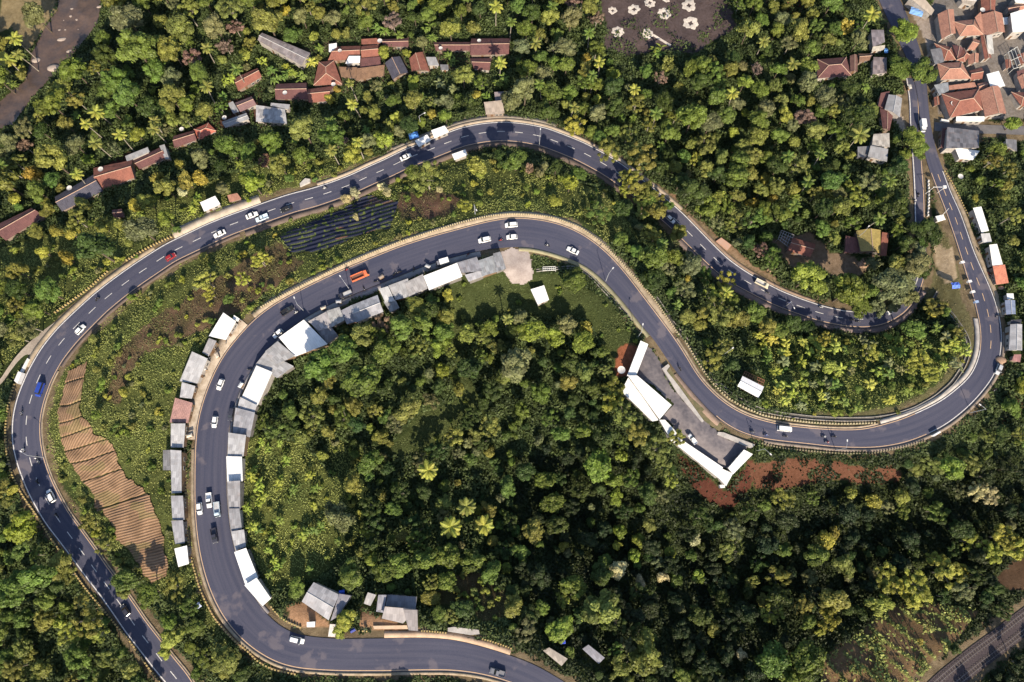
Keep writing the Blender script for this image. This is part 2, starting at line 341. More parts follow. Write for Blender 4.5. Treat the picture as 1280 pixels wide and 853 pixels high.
HOUSEYARD2=Z(320,633,[(510,500),(610,545),(700,570),(790,600),(780,632),(560,632),(550,580),(500,580)])
SHLD=Z(320,633,[(790,615),(930,618),(1080,650),(1200,690),(1280,730),(1400,800),(1380,760),(1240,690),(1080,630),(930,600),(800,600)])
BANANAV=Z(950,420,[(0,0),(700,0),(1000,10),(980,120),(900,230),(700,350),(400,390),(0,340)])
INLEFT=[(305,560),(320,545),(380,555),(410,590),(430,640),(420,700),(390,725),(340,735),(318,700),(305,650)]
SANDY=[Z(0,210,[(860,330),(985,235),(1080,205),(1200,165),(1280,150),(1290,190),(1100,250),(900,340)]),Z(640,0,[(0,560),(100,590),(300,640),(420,740),(400,770),(280,690),(100,620),(0,610)]),Z(320,0,[(960,590),(1100,560),(1280,560),(1280,600),(1100,605),(960,650)]),Z(640,210,[(740,120),(780,140),(830,200),(930,270),(990,340),(1070,380),(1160,470),(1280,530),(1280,570),(1190,540),(1060,450),(940,340),(850,250),(740,150)]),Z(320,0,[(680,700),(740,690),(770,720),(700,745),(600,790),(560,800)]),[(1112,122),(1138,120),(1138,160),(1128,172),(1118,150)],[(1114,-5),(1135,-8),(1165,25),(1165,150),(1180,150),(1182,170),(1166,170),(1161,120),(1148,55)]]
VILL=[(1165,-10),(1290,-10),(1290,150),(1165,150)]
VILL2=Z(320,0,[(240,230),(340,190),(520,170),(740,180),(900,180),(1240,170),(1240,280),(900,350),(740,380),(600,400),(480,420),(280,500),(90,480),(100,400),(280,330)])
REDV=Z(0,0,[(440,853),(600,740),(820,700),(1100,500),(1280,420),(1280,620),(1050,640),(860,720),(640,853)])
C_DARK=(.026,.038,.014); C_UND=(.050,.068,.022); C_GRS=(.085,.105,.032); C_LIME=(.12,.15,.04)
C_RED=(.30,.095,.045); C_DRED=(.15,.06,.038); C_TAN=(.42,.33,.23); C_BRN=(.15,.10,.07); C_GREY=(.26,.24,.23); C_PALE=(.52,.44,.33)
REG=[(OPENG,(.055,.07,.025)),([(-60,330),(350,200),(600,195),(760,240),(800,300),(700,260),(640,255),(560,272),(330,370),(250,450),(225,560),(225,700),(300,830),(380,860),(240,860),(60,560),(60,480),(150,390)],(.095,.11,.035)),
(BANANAV,(.07,.095,.028)),(INLEFT,(.105,.12,.035)),(SCRUBRED,(.15,.085,.065)),(SCRUBL,(.17,.105,.072)),(BROWNB,(.11,.075,.045)),(GRASSR,(.14,.13,.065)),
(BURNT,(.085,.065,.068)),(SANDBANK,(.24,.19,.11)),(VILL,(.2,.18,.17)),(VILL2,(.12,.09,.07)),(REDV,(.11,.06,.045)),(DIRTR,C_TAN),(DIRT1,(.27,.10,.055)),(YARD,(.19,.14,.10)),
(CUT,(.080,.030,.021)),(CUT2,(.110,.050,.032)),(TERR,(.19,.125,.07)),(TERR2,(.10,.062,.04)),(HOUSEYARD,(.42,.25,.15)),(HOUSEYARD2,(.42,.25,.15)),(SHLD,(.38,.28,.19)),
([(1262,490),(1280,500),(1280,520),(1262,520),(1250,530)],(.13,.06,.035)),([(978,-5),(1020,-5),(1015,10),(985,18)],(.2,.06,.04)),
([(700,-5),(712,-5),(712,8)],(.2,.1,.1)),(Z(640,210,[(740,120),(790,130),(830,200),(940,270),(1000,340),(1080,380),(1170,470),(1280,530),(1280,560),(1190,520),(1060,440),(940,320),(850,240),(740,150)]),(.24,.15,.10)),
(Z(640,0,[(0,560),(100,590),(300,640),(420,740),(400,770),(280,690),(100,620),(0,610)]),(.45,.36,.27)),(Z(320,0,[(960,590),(1100,560),(1280,560),(1280,600),(1100,605),(960,650)]),(.50,.40,.30)),
(Z(0,210,[(860,320),(1000,220),(1200,170),(1280,150),(1280,185),(1100,245),(900,330)]),(.44,.38,.30))]
REG+=[(p,(.46,.39,.31)) for p in SANDY[:3]]+[(SANDY[3],(.26,.18,.12)),(SANDY[4],(.36,.30,.24)),(SANDY[5],(.40,.33,.27)),(SANDY[6],(.33,.28,.25))]
vx,vy,vz=gx.ravel(),gy.ravel(),H.ravel()
jx=(vnoise(vx,vy,2.2,5)-.5)*12+(vnoise(vx,vy,7,6)-.5)*10; jy=(vnoise(vx,vy,2.2,7)-.5)*12+(vnoise(vx,vy,7,8)-.5)*10
PX,PY=proj(vx,vy,vz); 
mixn=vnoise(vx,vy,6,9)[:,None]
GC=np.array(C_DARK)*(1-mixn)+np.array(C_UND)*mixn
for poly,c in REG:
    big=len(poly)>14 or poly in (OPENG,BANANAV,INLEFT,SCRUBRED,SCRUBL,BROWNB,GRASSR)
    k=.55 if big else .42
    m=in_poly(PX+jx*k,PY+jy*k,poly)
    if big and poly is not GRASSR:
        mm=(vnoise(vx,vy,4,int(c[0]*1000)))[:,None]*.6+.4; GC[m]=(np.array(c)*mm+np.array(C_UND)*(1-mm))[m]
    else: GC[m]=c
# verge just beside the roads: worn tan / dry soil
vr=(RD<1.6+2.2*vnoise(vx,vy,5,12))&(RD>-3)
tanv=np.array((.20,.155,.10))*(.55+.6*vnoise(vx,vy,2,13))[:,None]
GC[vr]=tanv[vr]
far=(np.abs(vx)>212)|(vy<-120)|(vy>178); GC[far]=(.038,.052,.018)
# terraces in the lower right field cut as real steps
nx_,ny_=len(GX),len(GY)
BANKS=[Z(950,633,q) for q in ([(650,470),(740,545),(830,590),(950,605)],[(600,530),(660,590),(760,660),(850,735)],[(530,590),(620,665),(720,730),(820,780)],[(460,640),(560,700),(660,770),(740,850)],[(410,710),(500,780),(580,850),(620,900)],[(330,760),(400,830),(440,900)],[(730,505),(840,520),(900,560),(950,605)])]
def bankd(px,py):
    o=np.full(np.shape(px),99.0)
    for q in BANKS:
        q=resample(q,2.0)
        for p in q: o=np.minimum(o,np.hypot(px-p[0],py-p[1]))
    return o
_m=in_poly(PX,PY,TERR); _d=bankd(PX[_m],PY[_m]); _h=H.ravel(); _t=_h[_m]; _t+=np.clip(1-_d/4,0,1)*.5; _h[_m]=_t; H=_h.reshape(gx.shape); _g=GC[_m]; _g[_d<1.8]=(.17,.19,.06); GC[_m]=_g
def steps(poly,ang,wid,dep):
    global H
    m=in_poly(PX,PY,poly)&(RD>3)
    t=(PX*math.cos(ang)+PY*math.sin(ang)+ (vnoise(vx,vy,12,31)-.5)*16)/wid
    fr=t-np.floor(t); hh=H.ravel(); hh[m]+=(fr[m]-.5)*dep; H=hh.reshape(gx.shape)
    e=m&((fr>.90)|(fr<.09)); GC[e]=np.array((.16,.17,.06)); e=m&((fr>.80)&(fr<=.90)); GC[e]=np.array((.04,.045,.025))

idx=np.arange(nx_*ny_).reshape(ny_,nx_)
F=np.stack([idx[:-1,:-1],idx[:-1,1:],idx[1:,1:],idx[1:,:-1]],-1).reshape(-1,4)
me=mesh_np('ground',np.c_[vx,vy,H.ravel()],F,vcolmat('ground_soil',.9,.55),smooth_=True); setcol(me,GC); tag(obj('ground',me),kind='structure')

def patch(name,poly,st,off,mat,hfn=None,cfn=None,kind='structure'):
    P=np.array(poly); x,y,z=px2w(P[:,0],P[:,1]); ax=np.arange(x.min()-1,x.max()+1,st); ay=np.arange(y.min()-1,y.max()+1,st)
    X,Y=np.meshgrid(ax,ay); Zt=TZ(X,Y); px,py=proj(X,Y,Zt); j=(vnoise(X,Y,1.5,3)-.5)*3+(vnoise(X,Y,4,4)-.5)*5
    ins=in_poly(px+j,py-j,poly); 
    q=ins[:-1,:-1]&ins[1:,1:]&ins[:-1,1:]&ins[1:,:-1]
    id_=np.arange(X.size).reshape(X.shape); F_=np.stack([id_[:-1,:-1][q],id_[:-1,1:][q],id_[1:,1:][q],id_[1:,:-1][q]],-1)
    Zp=Zt+off
    if hfn is not None: Zp=Zp+hfn(X,Y,px,py)
    used=np.unique(F_); re=np.full(X.size,-1); re[used]=np.arange(len(used))
    V=np.c_[X.ravel(),Y.ravel(),Zp.ravel()][used]; me=mesh_np(name,V,re[F_],mat,uv=V[:,:2],smooth_=True)
    if cfn is not None: setcol(me,cfn(X,Y,px,py).reshape(-1,3)[used])
    o=obj(name,me)
    if kind: o['kind']=kind
    return o
# ploughed field: plots with their own furrow direction, stepped down plot by plot
PL=[(470,R(8)),(497,R(12)),(517,R(8)),(536,R(20)),(557,R(28)),(575,R(38)),(600,R(50)),(640,R(62)),(999,R(74))]
def furrow(X,Y,px,py):
    s=np.zeros(X.shape); k=np.zeros(X.shape,int); t=py+ (px-110)*.32+(vnoise(X,Y,8,41)-.5)*6
    lim=[p[0] for p in PL]
    for i,l in enumerate(lim): k[t>l]=i+1
    k=np.clip(k,0,len(PL)-1); ang=np.array([p[1] for p in PL])[k]
    # along-image angle -> rows
    u=X*np.cos(ang)-Y*np.sin(ang)*-1*-1
    wob=(vnoise(X,Y,5,42)-.5)*.5
    w=np.sin((X*np.cos(ang)-Y*np.sin(ang)+wob)*2*math.pi/.85)
    e=np.full(X.shape,9.0)
    for l in lim[:-1]: e=np.minimum(e,np.abs(t-l))
    return w,e,k
def fh_(X,Y,px,py):
    w,e,k=furrow(X,Y,px,py); return w*.11-np.clip(1-e/1.5,0,1)*.55
def fc_(X,Y,px,py):
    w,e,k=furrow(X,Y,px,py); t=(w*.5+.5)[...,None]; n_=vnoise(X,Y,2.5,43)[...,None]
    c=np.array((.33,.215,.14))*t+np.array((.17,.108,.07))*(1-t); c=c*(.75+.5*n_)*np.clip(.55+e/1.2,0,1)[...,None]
    g=(vnoise(X,Y,3,44)>.72)[...,None]; return np.where(g,c*.75+np.array((.03,.04,.01)),c)
patch('ploughed_field',PLOUGH,.22,.35,vcolmat('ploughed_soil',2.0,.7,bs=.4),fh_,fc_)
def bl(X,Y):
    a=R(17); return X*math.sin(a)*-1+Y*math.cos(a), X*math.cos(a)+Y*math.sin(a)
def bh(X,Y,px,py):
    u,v=bl(X,Y); return np.clip(np.sin(u*2*math.pi/1.75),-.3,.8)*.28
def bc(X,Y,px,py):
    u,v=bl(X,Y); w=np.sin(u*2*math.pi/1.75); c=np.zeros(X.shape+(3,)); c[...]=(.022,.026,.052)
    c[(w<-.55)&(vnoise(X,Y,2.0,53)>.5)]=(.10,.12,.045); c[(vnoise(v*.5,u,6,54)>.66)&(w<.2)]=(.13,.085,.06); soil=(vnoise(v*.6,u*3.2,7,51)>.86); c[soil]=(.15,.085,.06)
    gr=vnoise(X,Y,1.1,52)>.78; c[gr]=(.09,.12,.03); return c
patch('mulched_vegetable_beds',BLACKF,.25,.25,vcolmat('mulch_film',3,.7,rough=.45,bs=.2),bh,bc)
patch('stream',STREAM,.5,.12,plain('muddy_water',(.13,.088,.07),(.060,.046,.045),.35,.16,spec=.4,bs=.25))
patch('parking_lot',LOT,.4,.10,plain('worn_asphalt',(.23,.20,.20),(.085,.078,.092),.9,.13,bs=.2))
patch('dirt_clearing',LOT2,.4,.10,plain('pale_dirt',(.42,.36,.33),(.26,.21,.19),.95,.35,bs=.2))
# white ash rings on the burnt paddy
am=plain('ash',(.62,.56,.50),(.40,.35,.31),.95,1.5,bs=.3)
for q,(cx,cy,rr) in enumerate([(488,53,24),(592,47,32),(668,15,30),(738,68,36),(858,28,38),(866,115,40),(512,155,32),(750,-4,22),(658,165,30),(300,-40,20)][:9]):
    x,y,z=[float(v) for v in px2w(640+cx/3.879,cy/3.879)]; r=rr/3.879*.29; V=[];Fq=[]
    nn=40; ro=rnd.random()*6
    for i in range(nn):
        a=i*2*math.pi/nn; w=.95+.10*math.sin(7*a+ro)+.12*rnd.random(); inn=.10 if q==8 else .30+.08*math.sin(4*a+ro)
        if abs((a+ro)%6.28-1)<.22 and q!=8: w*=.75
        for s,hz in((inn,.02),((inn+w)/2,.16),(w,.02)):
            X,Y=x+math.cos(a)*r*s,y+math.sin(a)*r*s; V.append((X,Y,float(TZ(X,Y))+.06+hz))
    for i in range(nn):
        j=(i+1)%nn
        for k in range(2): Fq.append((i*3+k,i*3+k+1,j*3+k+1,j*3+k))
    if q==8:
        Fq2=Fq
    o=obj('ash_ring',mesh_np('ash_ring',V,Fq,am,smooth_=True)); 
    tag(o,['round pale ash patch at the field edge, leftmost of the upper row','pale ash ring second from left in the burnt field','pale ash ring topmost middle of the burnt field','pale ash ring right of the field middle, above the keyhole patch','pale ash ring at upper right of the burnt field','pale ash ring lowest on the right side of the burnt field','pale ash ring at lower left of the burnt field','pale ash ring cut by the top edge of the photo','large solid ash patch that ends in a curved tail'][q],'ash ring','pale ash rings on the burnt field')
# the tail of the solid patch
tl=np.array([px2w(*p) for p in [(640+670/3.879,165/3.879),(640+700/3.879,180/3.879),(640+740/3.879,205/3.879),(640+770/3.879,222/3.879)]])
def strip(c,hw,z,name,mat,kind='structure',uvs=True,sub=1,crown=0):
    nn=normals(c[:,:2]); V=[];uv=[]; s=np.r_[0,np.cumsum(np.hypot(*(np.diff(c[:,:2],axis=0)).T))]
    hw=np.broadcast_to(hw,(len(c),2)) if np.ndim(hw)<2 else hw
    for k in range(sub+1):
        t=k/sub; off=hw[:,0]*(1-t)+hw[:,1]*t
        V.append(np.c_[c[:,:2]+nn*off[:,None],z+crown*(1-(2*t-1)**2)]); uv.append(np.c_[off,s])
    V=np.stack(V,1).reshape(-1,3); uv=np.stack(uv,1).reshape(-1,2); m_=len(c); K_=sub+1
    i=np.arange(m_-1)[:,None]*K_+np.arange(sub)[None]; F_=np.stack([i,i+1,i+K_+1,i+K_],-1).reshape(-1,4)
    # winding up
    me=mesh_np(name,V,F_[:,::-1],mat,uv=uv); o=obj(name,me)
    if me.polygons[0].normal.z<0: me.flip_normals()
    if kind: o['kind']=kind
    return o
t2=resample(tl[:,:2],.5); strip(t2,np.array([-.5,.5]),TZ(t2[:,0],t2[:,1])+.1,'ash_trail',am)

# ------------------------------------------------------------------ roads, lines, pavements
def asphalt():
    m,nt,b=newmat('asphalt'); uv=N(nt,'ShaderNodeTexCoord').outputs['UV']; ob=N(nt,'ShaderNodeTexCoord').outputs['Object']
    mp=N(nt,'ShaderNodeMapping'); mp.inputs['Scale'].default_value=(1.0,.03,1); nt.links.new(uv,mp.inputs[0])
    st=noise(nt,.9,mp.outputs[0],4,.35,.65); big=noise(nt,.035,ob,3,.4,.6); fine=noise(nt,4,ob,3,.3,.7)
    pt=noise(nt,.16,ob,5,.60,.66)
    c=mixc(nt,big,(.055,.059,.095),(.038,.042,.074)); c=mixc(nt,.6,c,mixc(nt,st,(.088,.084,.112),(.034,.038,.068)))
    c=mixc(nt,.3,c,mixc(nt,fine,(.105,.105,.145),(.055,.058,.09)))
    pm=N(nt,'ShaderNodeMath',operation='MULTIPLY'); nt.links.new(pt,pm.inputs[0]); pm.inputs[1].default_value=.6
    c=mixc(nt,pm.outputs[0],c,(.14,.122,.14))
    nt.links.new(c,b.inputs['Base Color']); b.inputs['Roughness'].default_value=.8; b.inputs['Specular IOR Level'].default_value=.25; bump(nt,b,fine,.15,.02); return m
ASP=asphalt(); WHITE=plain('white_line_paint',(.72,.70,.68),(.45,.43,.42),.7,1.5); YEL=plain('yellow_line_paint',(.62,.42,.24),(.46,.32,.22),.7,1.0)
CONC=plain('kerb_concrete',(.40,.32,.235),(.21,.165,.11),.9,.5,bs=.2); CONCG=plain('grey_concrete',(.45,.41,.38),(.26,.24,.22),.9,.5,bs=.2); DITCH=plain('ditch_dark',(.035,.035,.035),(.06,.055,.05),.7,.6)
strip(RB,np.c_[-RB[:,2],RB[:,2]],ZB,'main_road',ASP,sub=6)
strip(RA,np.c_[-RA[:,2],RA[:,2]],ZA+.02,'old_road',ASP,sub=4)
strip(SIDE,np.c_[-SIDE[:,2],SIDE[:,2]],ZS-.03,'side_street',plain('worn_asphalt_grey',(.16,.15,.155),(.10,.095,.1),.9,.4),sub=2)
strip(BACK,np.c_[-BACK[:,2]*.55,BACK[:,2]*.75],TZ(BACK[:,0],BACK[:,1])+.12,'farm_track',plain('track_concrete',(.40,.34,.28),(.22,.18,.15),.9,.25,bs=.2),sub=3)
def nearest(c,px,py):
    x,y,z=[float(v) for v in px2w(px,py)]; return int(np.hypot(c[:,0]-x,c[:,1]-y).argmin())
def line(c,z,off,w,name,mat,i0=0,i1=None,dz=.035):
    s=slice(i0,i1); strip(c[s],np.c_[off[s]-w/2,off[s]+w/2],z[s]+dz,name,mat)
print('RB',len(RB),[(round(float(a)),round(float(b)),round(float(h),1)) for a,b,h in zip(*proj(RB[::25,0],RB[::25,1],ZB[::25]),RB[::25,2])]); iB0=nearest(RB,1170,215); 
# which side of the centre line does the right-hand (photo) edge lie on? E1 side sign:
sg=normals(RB[:,:2]); e1=px2w_raw([(651,308)])[0]; k=nearest(RB,651,290); SB=np.sign(((e1-RB[k,:2])*sg[k]).sum())
sga=normals(RA[:,:2]); k=nearest(RA,33,524); q=px2w_raw([(18,524)])[0]; SA=np.sign(((q-RA[k,:2])*sga[k]).sum())   # SA: outer / left side
iB1=nearest(RB,1245,445); iB2=nearest(RB,1150,530)
line(RB,ZB,-SB*(RB[:,2]-.35),.22,'edge_line',YEL,iB2)
line(RB,ZB,-SB*(RB[:,2]-.35),.26,'edge_line',WHITE,iB1,iB2+1)
line(RB,ZB,-SB*(RB[:,2]-.35),.2,'edge_line',YEL,iB0,iB1+1)
iBr=nearest(RB,900,510)
line(RB,ZB,SB*(RB[:,2]-.35),.24,'edge_line',WHITE,iB0,iB2)
line(RB,ZB,SB*(RB[:,2]-.35),.2,'edge_line',YEL,iB2,iBr)
iA9=nearest(RA,1149,262)
line(RA,ZA+.02,SA*(RA[:,2]-.4),.3,'edge_line',WHITE)
line(RA,ZA+.02,-SA*(RA[:,2]-.35),.22,'edge_line',YEL)
# centre dashes
def dashes(c,z,i0,i1,L,gap,name,mat,w=.22,off=0.0):
    mb=MB(); nn=normals(c[:,:2]); i=i0
    while i+L<i1:
        a=[];b=[]
        for k in range(i,i+L):
            j=k+1
            p=[(*(c[k,:2]+nn[k]*(off+s)),z[k]+.035) for s in(-w/2,w/2)]+[(*(c[j,:2]+nn[j]*(off+s)),z[j]+.035) for s in(w/2,-w/2)]
            mb.face(p)
        i+=L+gap
    o=mb.build(name,mat); o['kind']='structure'
dashes(RA,ZA+.02,4,iA9,3,4,'centre_line',WHITE)
dashes(RB,ZB,nearest(RB,1170,220),nearest(RB,1238,455),3,3,'centre_line',YEL)
# kerb strips / pavements beside the main road, a real step 0.12 m
def kerb(c,z,side,inner,outer,i0,i1,name,mat,h=.12):
    if i1<i0: i0,i1=i1,i0
    if i1-i0<3: print('SHORT',name,i0,i1); return
    s=slice(i0,i1); cc=c[s]; zz=z[s]; a=side*(cc[:,2]+inner); b=side*(cc[:,2]+outer)
    mbv=[];nn=normals(cc[:,:2])
    P=[np.c_[cc[:,:2]+nn*a[:,None],zz-.3],np.c_[cc[:,:2]+nn*a[:,None],zz+h],np.c_[cc[:,:2]+nn*b[:,None],zz+h],np.c_[cc[:,:2]+nn*b[:,None],zz-.5]]
    V=np.stack(P,1).reshape(-1,3); m_=len(cc); i=np.arange(m_-1)[:,None]*4+np.arange(3)[None]; F_=np.stack([i,i+1,i+5,i+4],-1).reshape(-1,4)
    o=obj(name,mesh_np(name,V,F_,mat)); o['kind']='structure'
kA=nearest(RB,845,415); kB=nearest(RB,300,418); kC=nearest(RB,330,395)
kerb(RB,ZB,-SB,0.15,2.3,kA,nearest(RB,318,402),'pavement',CONC)
kerb(RB,ZB,-SB,0.15,1.0,nearest(RB,245,560),nearest(RB,640,855),'pavement',CONC)
kerb(RB,ZB,-SB,0.15,4.2,nearest(RB,318,402)+2,nearest(RB,243,560)-1,'pavement',plain('pale_pavement',(.50,.42,.34),(.27,.21,.15),.9,.5,bs=.2))
kerb(RB,ZB,-SB,0.15,1.6,nearest(RB,1232,400),nearest(RB,1100,534),'pavement',CONCG)
kerb(RB,ZB,-SB,0.15,.8,nearest(RB,1098,534),kA-1,'pavement',CONC)
kerb(RB,ZB,SB,0.15,1.2,nearest(RB,1252,415),nearest(RB,950,550),'pavement',plain('dull_kerb',(.27,.22,.18),(.15,.12,.1),.9,.5))
kerb(RB,ZB,SB,0.15,1.6,nearest(RB,1185,230),nearest(RB,1250,400),'pavement',CONC)
kerb(RB,ZB,SB,0.15,2.2,nearest(RB,845,465),nearest(RB,900,530),'pavement',plain('soil_kerb',(.38,.26,.2),(.2,.15,.11),.9,.5))
kerb(RB,ZB,SB,0.15,1.5,nearest(RB,645,308),nearest(RB,810,420),'pavement',plain('weedy_kerb',(.32,.29,.18),(.22,.20,.12),.9,.5))
kerb(RB,ZB,SB,0.2,2.3,nearest(RB,352,418),nearest(RB,600,312),'pavement',plain('grey_forecourt',(.30,.28,.28),(.20,.18,.18),.9,.3,bs=.2),.05)
kerb(RB,ZB,SB,0.15,1.0,nearest(RB,335,770),nearest(RB,352,420)-2,'pavement',plain('grey_forecourt',(.3,.28,.28)),.10)
kerb(RB,ZB,SB,0.15,2.0,nearest(RB,480,800),nearest(RB,640,820),'pavement',plain('sandy_kerb',(.50,.36,.25),(.34,.24,.17),.9,.4),.1)
for a,b,w,mt in [((1053,-1),(0,0),0,0)][:0]: pass
kerb(RA,ZA,SA,0.1,1.9,nearest(RA,205,320),nearest(RA,62,470),'pavement',CONC,.04)
kerb(RA,ZA,SA,0.1,3.6,nearest(RA,225,312),nearest(RA,335,265),'pavement',plain('pale_layby',(.50,.43,.35),(.33,.27,.21),.95,.4,bs=.2),.04)
kerb(RA,ZA,SA,0.1,3.0,nearest(RA,500,203),nearest(RA,690,176),'pavement',plain('pale_layby',(.50,.43,.35)),.03)
kerb(RA,ZA,SA,0.1,1.5,nearest(RA,845,272),nearest(RA,400,245),'pavement',plain('sandy_verge',(.44,.36,.28),(.3,.24,.18),.9,.4),.04)
kerb(RA,ZA,SA,0.1,1.2,nearest(RA,1020,388),nearest(RA,850,278),'pavement',plain('red_verge',(.30,.22,.17),(.2,.14,.1),.9,.4),.04)
kerb(RA,ZA,-SA,0.1,2.1,nearest(RA,1145,355),nearest(RA,860,290),'pavement',plain('dull_pavement',(.22,.17,.16),(.15,.11,.1),.9,.4),.06)
kerb(RA,ZA,-SA,0.1,2.3,nearest(RA,790,232),nearest(RA,300,277),'pavement',plain('brown_pavement',(.16,.12,.10),(.1,.075,.065),.9,.4),.06)
kerb(RA,ZA,-SA,0.1,1.2,nearest(RA,298,278),nearest(RA,60,450),'pavement',plain('brown_pavement',(.16,.12,.10)),.06)
kerb(RA,ZA,-SA,0.1,.5,nearest(RA,58,455),5,'pavement',CONC,.06)
# polylines on the ground: guard walls with painted blocks, ditches
def gpath(pts,step): 
    P=np.array(pts); x,y,z=px2w(P[:,0],P[:,1]); c=resample(np.c_[x,y],1.0); c=smooth(c,3); return resample(c,step)
MW=plain('guard_paint_cream',(.56,.47,.29),(.36,.29,.17),.8,2); MK=plain('guard_paint_black',(.04,.04,.04),(.08,.07,.06),.8,2); MYE=plain('guard_paint_yellow',(.50,.38,.15),(.30,.22,.10),.8,2)
def guard(pts,label,pitch=.8,mats=None,hh=.6,ww=.42,duty=.62,base=True):
    c=gpath(pts,pitch); nn=normals(c); z=TZ(c[:,0],c[:,1]); mid=c.mean(0); o0=(mid[0],mid[1],float(TZ(*mid))); mb=MB()
    for i in range(len(c)):
        a=math.atan2(-nn[i][0],nn[i][1]); 
        mb.box((c[i][0]-o0[0],c[i][1]-o0[1],z[i]-o0[2]+.1+hh/2),(pitch*duty,ww,hh),i%2 if mats and len(mats)>1 and duty>.9 else 0,a)
        if base and i<len(c)-1: mb.box(((c[i][0]+c[i+1][0])/2-o0[0],(c[i][1]+c[i+1][1])/2-o0[1],(z[i]+z[i+1])/2-o0[2]+.02),(pitch*1.02,ww*1.5,.28),(len(mats)-1 if mats else 0),a)
    o=mb.build('guard_wall',mats,None,o0); tag(o,label,'guard wall','low painted guard walls along the roads'); return o
g1=Z(640,210,[(810,815),(690,640),(600,540),(520,450),(430,360),(330,290),(200,243),(100,230),(0,225)])+Z(320,210,[(1130,235),(980,270),(850,312),(700,360),(550,420),(420,475),(280,545),(150,610),(20,680)])
guard(g1,'long cream guard wall with notched blocks curving over the top of the main road loop',.82,[MW,CONC],duty=.55,base=True)
guard(Z(950,420,[(560,424),(400,428),(250,422),(100,402),(0,385)])+Z(640,420,[(1200,378),(1130,352),(1040,300),(960,220),(900,130),(835,20)]),'guard wall of pale posts beside the main road above the white van',1.0,[MW,plain('guard_base',(.24,.22,.14))],duty=.5)
guard(Z(0,420,[(75,230),(45,330),(30,450),(35,560),(60,670),(110,770),(170,853)])+Z(0,633,[(240,140),(330,270),(420,400),(480,470),(560,570),(640,660),(700,750),(800,880)]),'guard wall of yellow and black blocks along the outermost left road edge',1.0,[MYE,MK],duty=.5)
guard(Z(0,210,[(265,708),(340,655),(430,590),(530,500)]),'yellow and black guard wall beside the sandy shoulder at the left bend',1.0,[MYE,MK],duty=.5,hh=.8)
guard(Z(0,210,[(610,455),(700,400),(780,360),(840,335)]),'short yellow and black guard wall under the dark tree by the red car',1.0,[MYE,MK],duty=.5,hh=.8)
guard(Z(0,420,[(912,420),(900,500),(896,600),(902,720),(905,853)])+Z(0,633,[(903,60),(912,150),(935,270),(975,410),(1040,540),(1130,645),(1220,715)])+Z(320,633,[(0,745),(80,790),(200,815)]),'brown yellow guard wall left of the main road from stalls to lower bend',1.0,[MYE,plain('guard_base_brown',(.30,.19,.12))],duty=.5)
guard(Z(320,633,[(72,480),(95,515),(150,560),(225,590)]),'short yellow guard wall below the last white stall',.9,[MYE,CONC],duty=.5)
guard(Z(320,633,[(490,603),(550,606)]),'stub of yellow guard wall between the two bottom houses',.8,[MYE,CONC],duty=.5)
guard(Z(320,633,[(795,603),(860,606),(930,614)]),'yellow guard wall right of the bottom grey house',.8,[MYE,CONC],duty=.5)
guard(Z(320,633,[(1090,640),(1170,662),(1245,692)]),'yellow guard wall near the bottom road under the brown scrub',.8,[MYE,CONC],duty=.5)
guard(Z(950,210,[(888,15),(930,80),(985,190),(1010,240)]),'yellow striped guard wall along the right road above the white stalls',1.0,[MYE,CONC],duty=.5)
guard(Z(950,210,[(812,60),(815,110),(815,170),(810,240)]),'white and black post row on the median below the lamp gantry',1.3,[plain('post_white',(.75,.73,.7)),plain('guard_base_grey',(.2,.2,.17))],duty=.55,hh=.8)
guard(Z(950,420,[(0,520),(100,545),(250,560),(400,572),(550,570),(680,545),(800,510)]),'dull guard wall on the outer edge above the red soil',1.0,[plain('guard_dull',(.28,.24,.14)),MK],duty=.5)
def ditch(pts,w,label):
    c=gpath(pts,1.0); z=TZ(c[:,0],c[:,1]); nn=normals(c); mid=c.mean(0); o0=(mid[0],mid[1],float(TZ(*mid)))
    e=empty('drainage_ditch',o0); tag(e,label,'ditch','concrete drainage ditches')
    def prof(offs,name,mat):
        P=[np.c_[c+nn*a-np.array(o0[:2]),z-o0[2]+h] for a,h in offs]; V=np.stack(P,1).reshape(-1,3); k=len(offs); i=np.arange(len(c)-1)[:,None]*k+np.arange(k-1)[None]
        F_=np.stack([i,i+1,i+k+1,i+k],-1).reshape(-1,4); obj(name,mesh_np(name,V,F_,mat),e)
    prof([(-w/2,.32),(-w/2,.06),(w/2,.06),(w/2,.32)],'channel',DITCH)
    wc=plain('ditch_wall',(.34,.31,.28),(.16,.15,.13),.9,.7)
    for s in(-1,1): prof([(s*w/2,.05),(s*w/2,.34),(s*(w/2+.28),.34),(s*(w/2+.28),-.1)],'side_wall',wc)
ditch(Z(950,210,[(855,655),(900,680),(950,740),(990,800),(1010,845)])+Z(950,420,[(1010,30),(1012,70),(990,140),(930,230),(850,300),(750,355),(650,388),(550,403),(400,405),(250,398),(100,380),(0,358)])+Z(640,420,[(1220,368),(1130,325),(1060,285),(980,215),(900,115),(835,5)])+Z(640,210,[(790,770),(730,680),(685,615)]),.9,'long concrete ditch curving around the grassy hollow inside the right bend')
ditch(Z(950,210,[(870,595),(848,640),(822,680)]),1.3,'short wide culvert mouth at the end of the curved ditch')
ditch(Z(640,210,[(110,500),(200,490),(300,480),(350,500),(400,545),(470,620),(540,690),(580,750)]),.5,'narrow ditch beside the main road right of the dirt clearing')
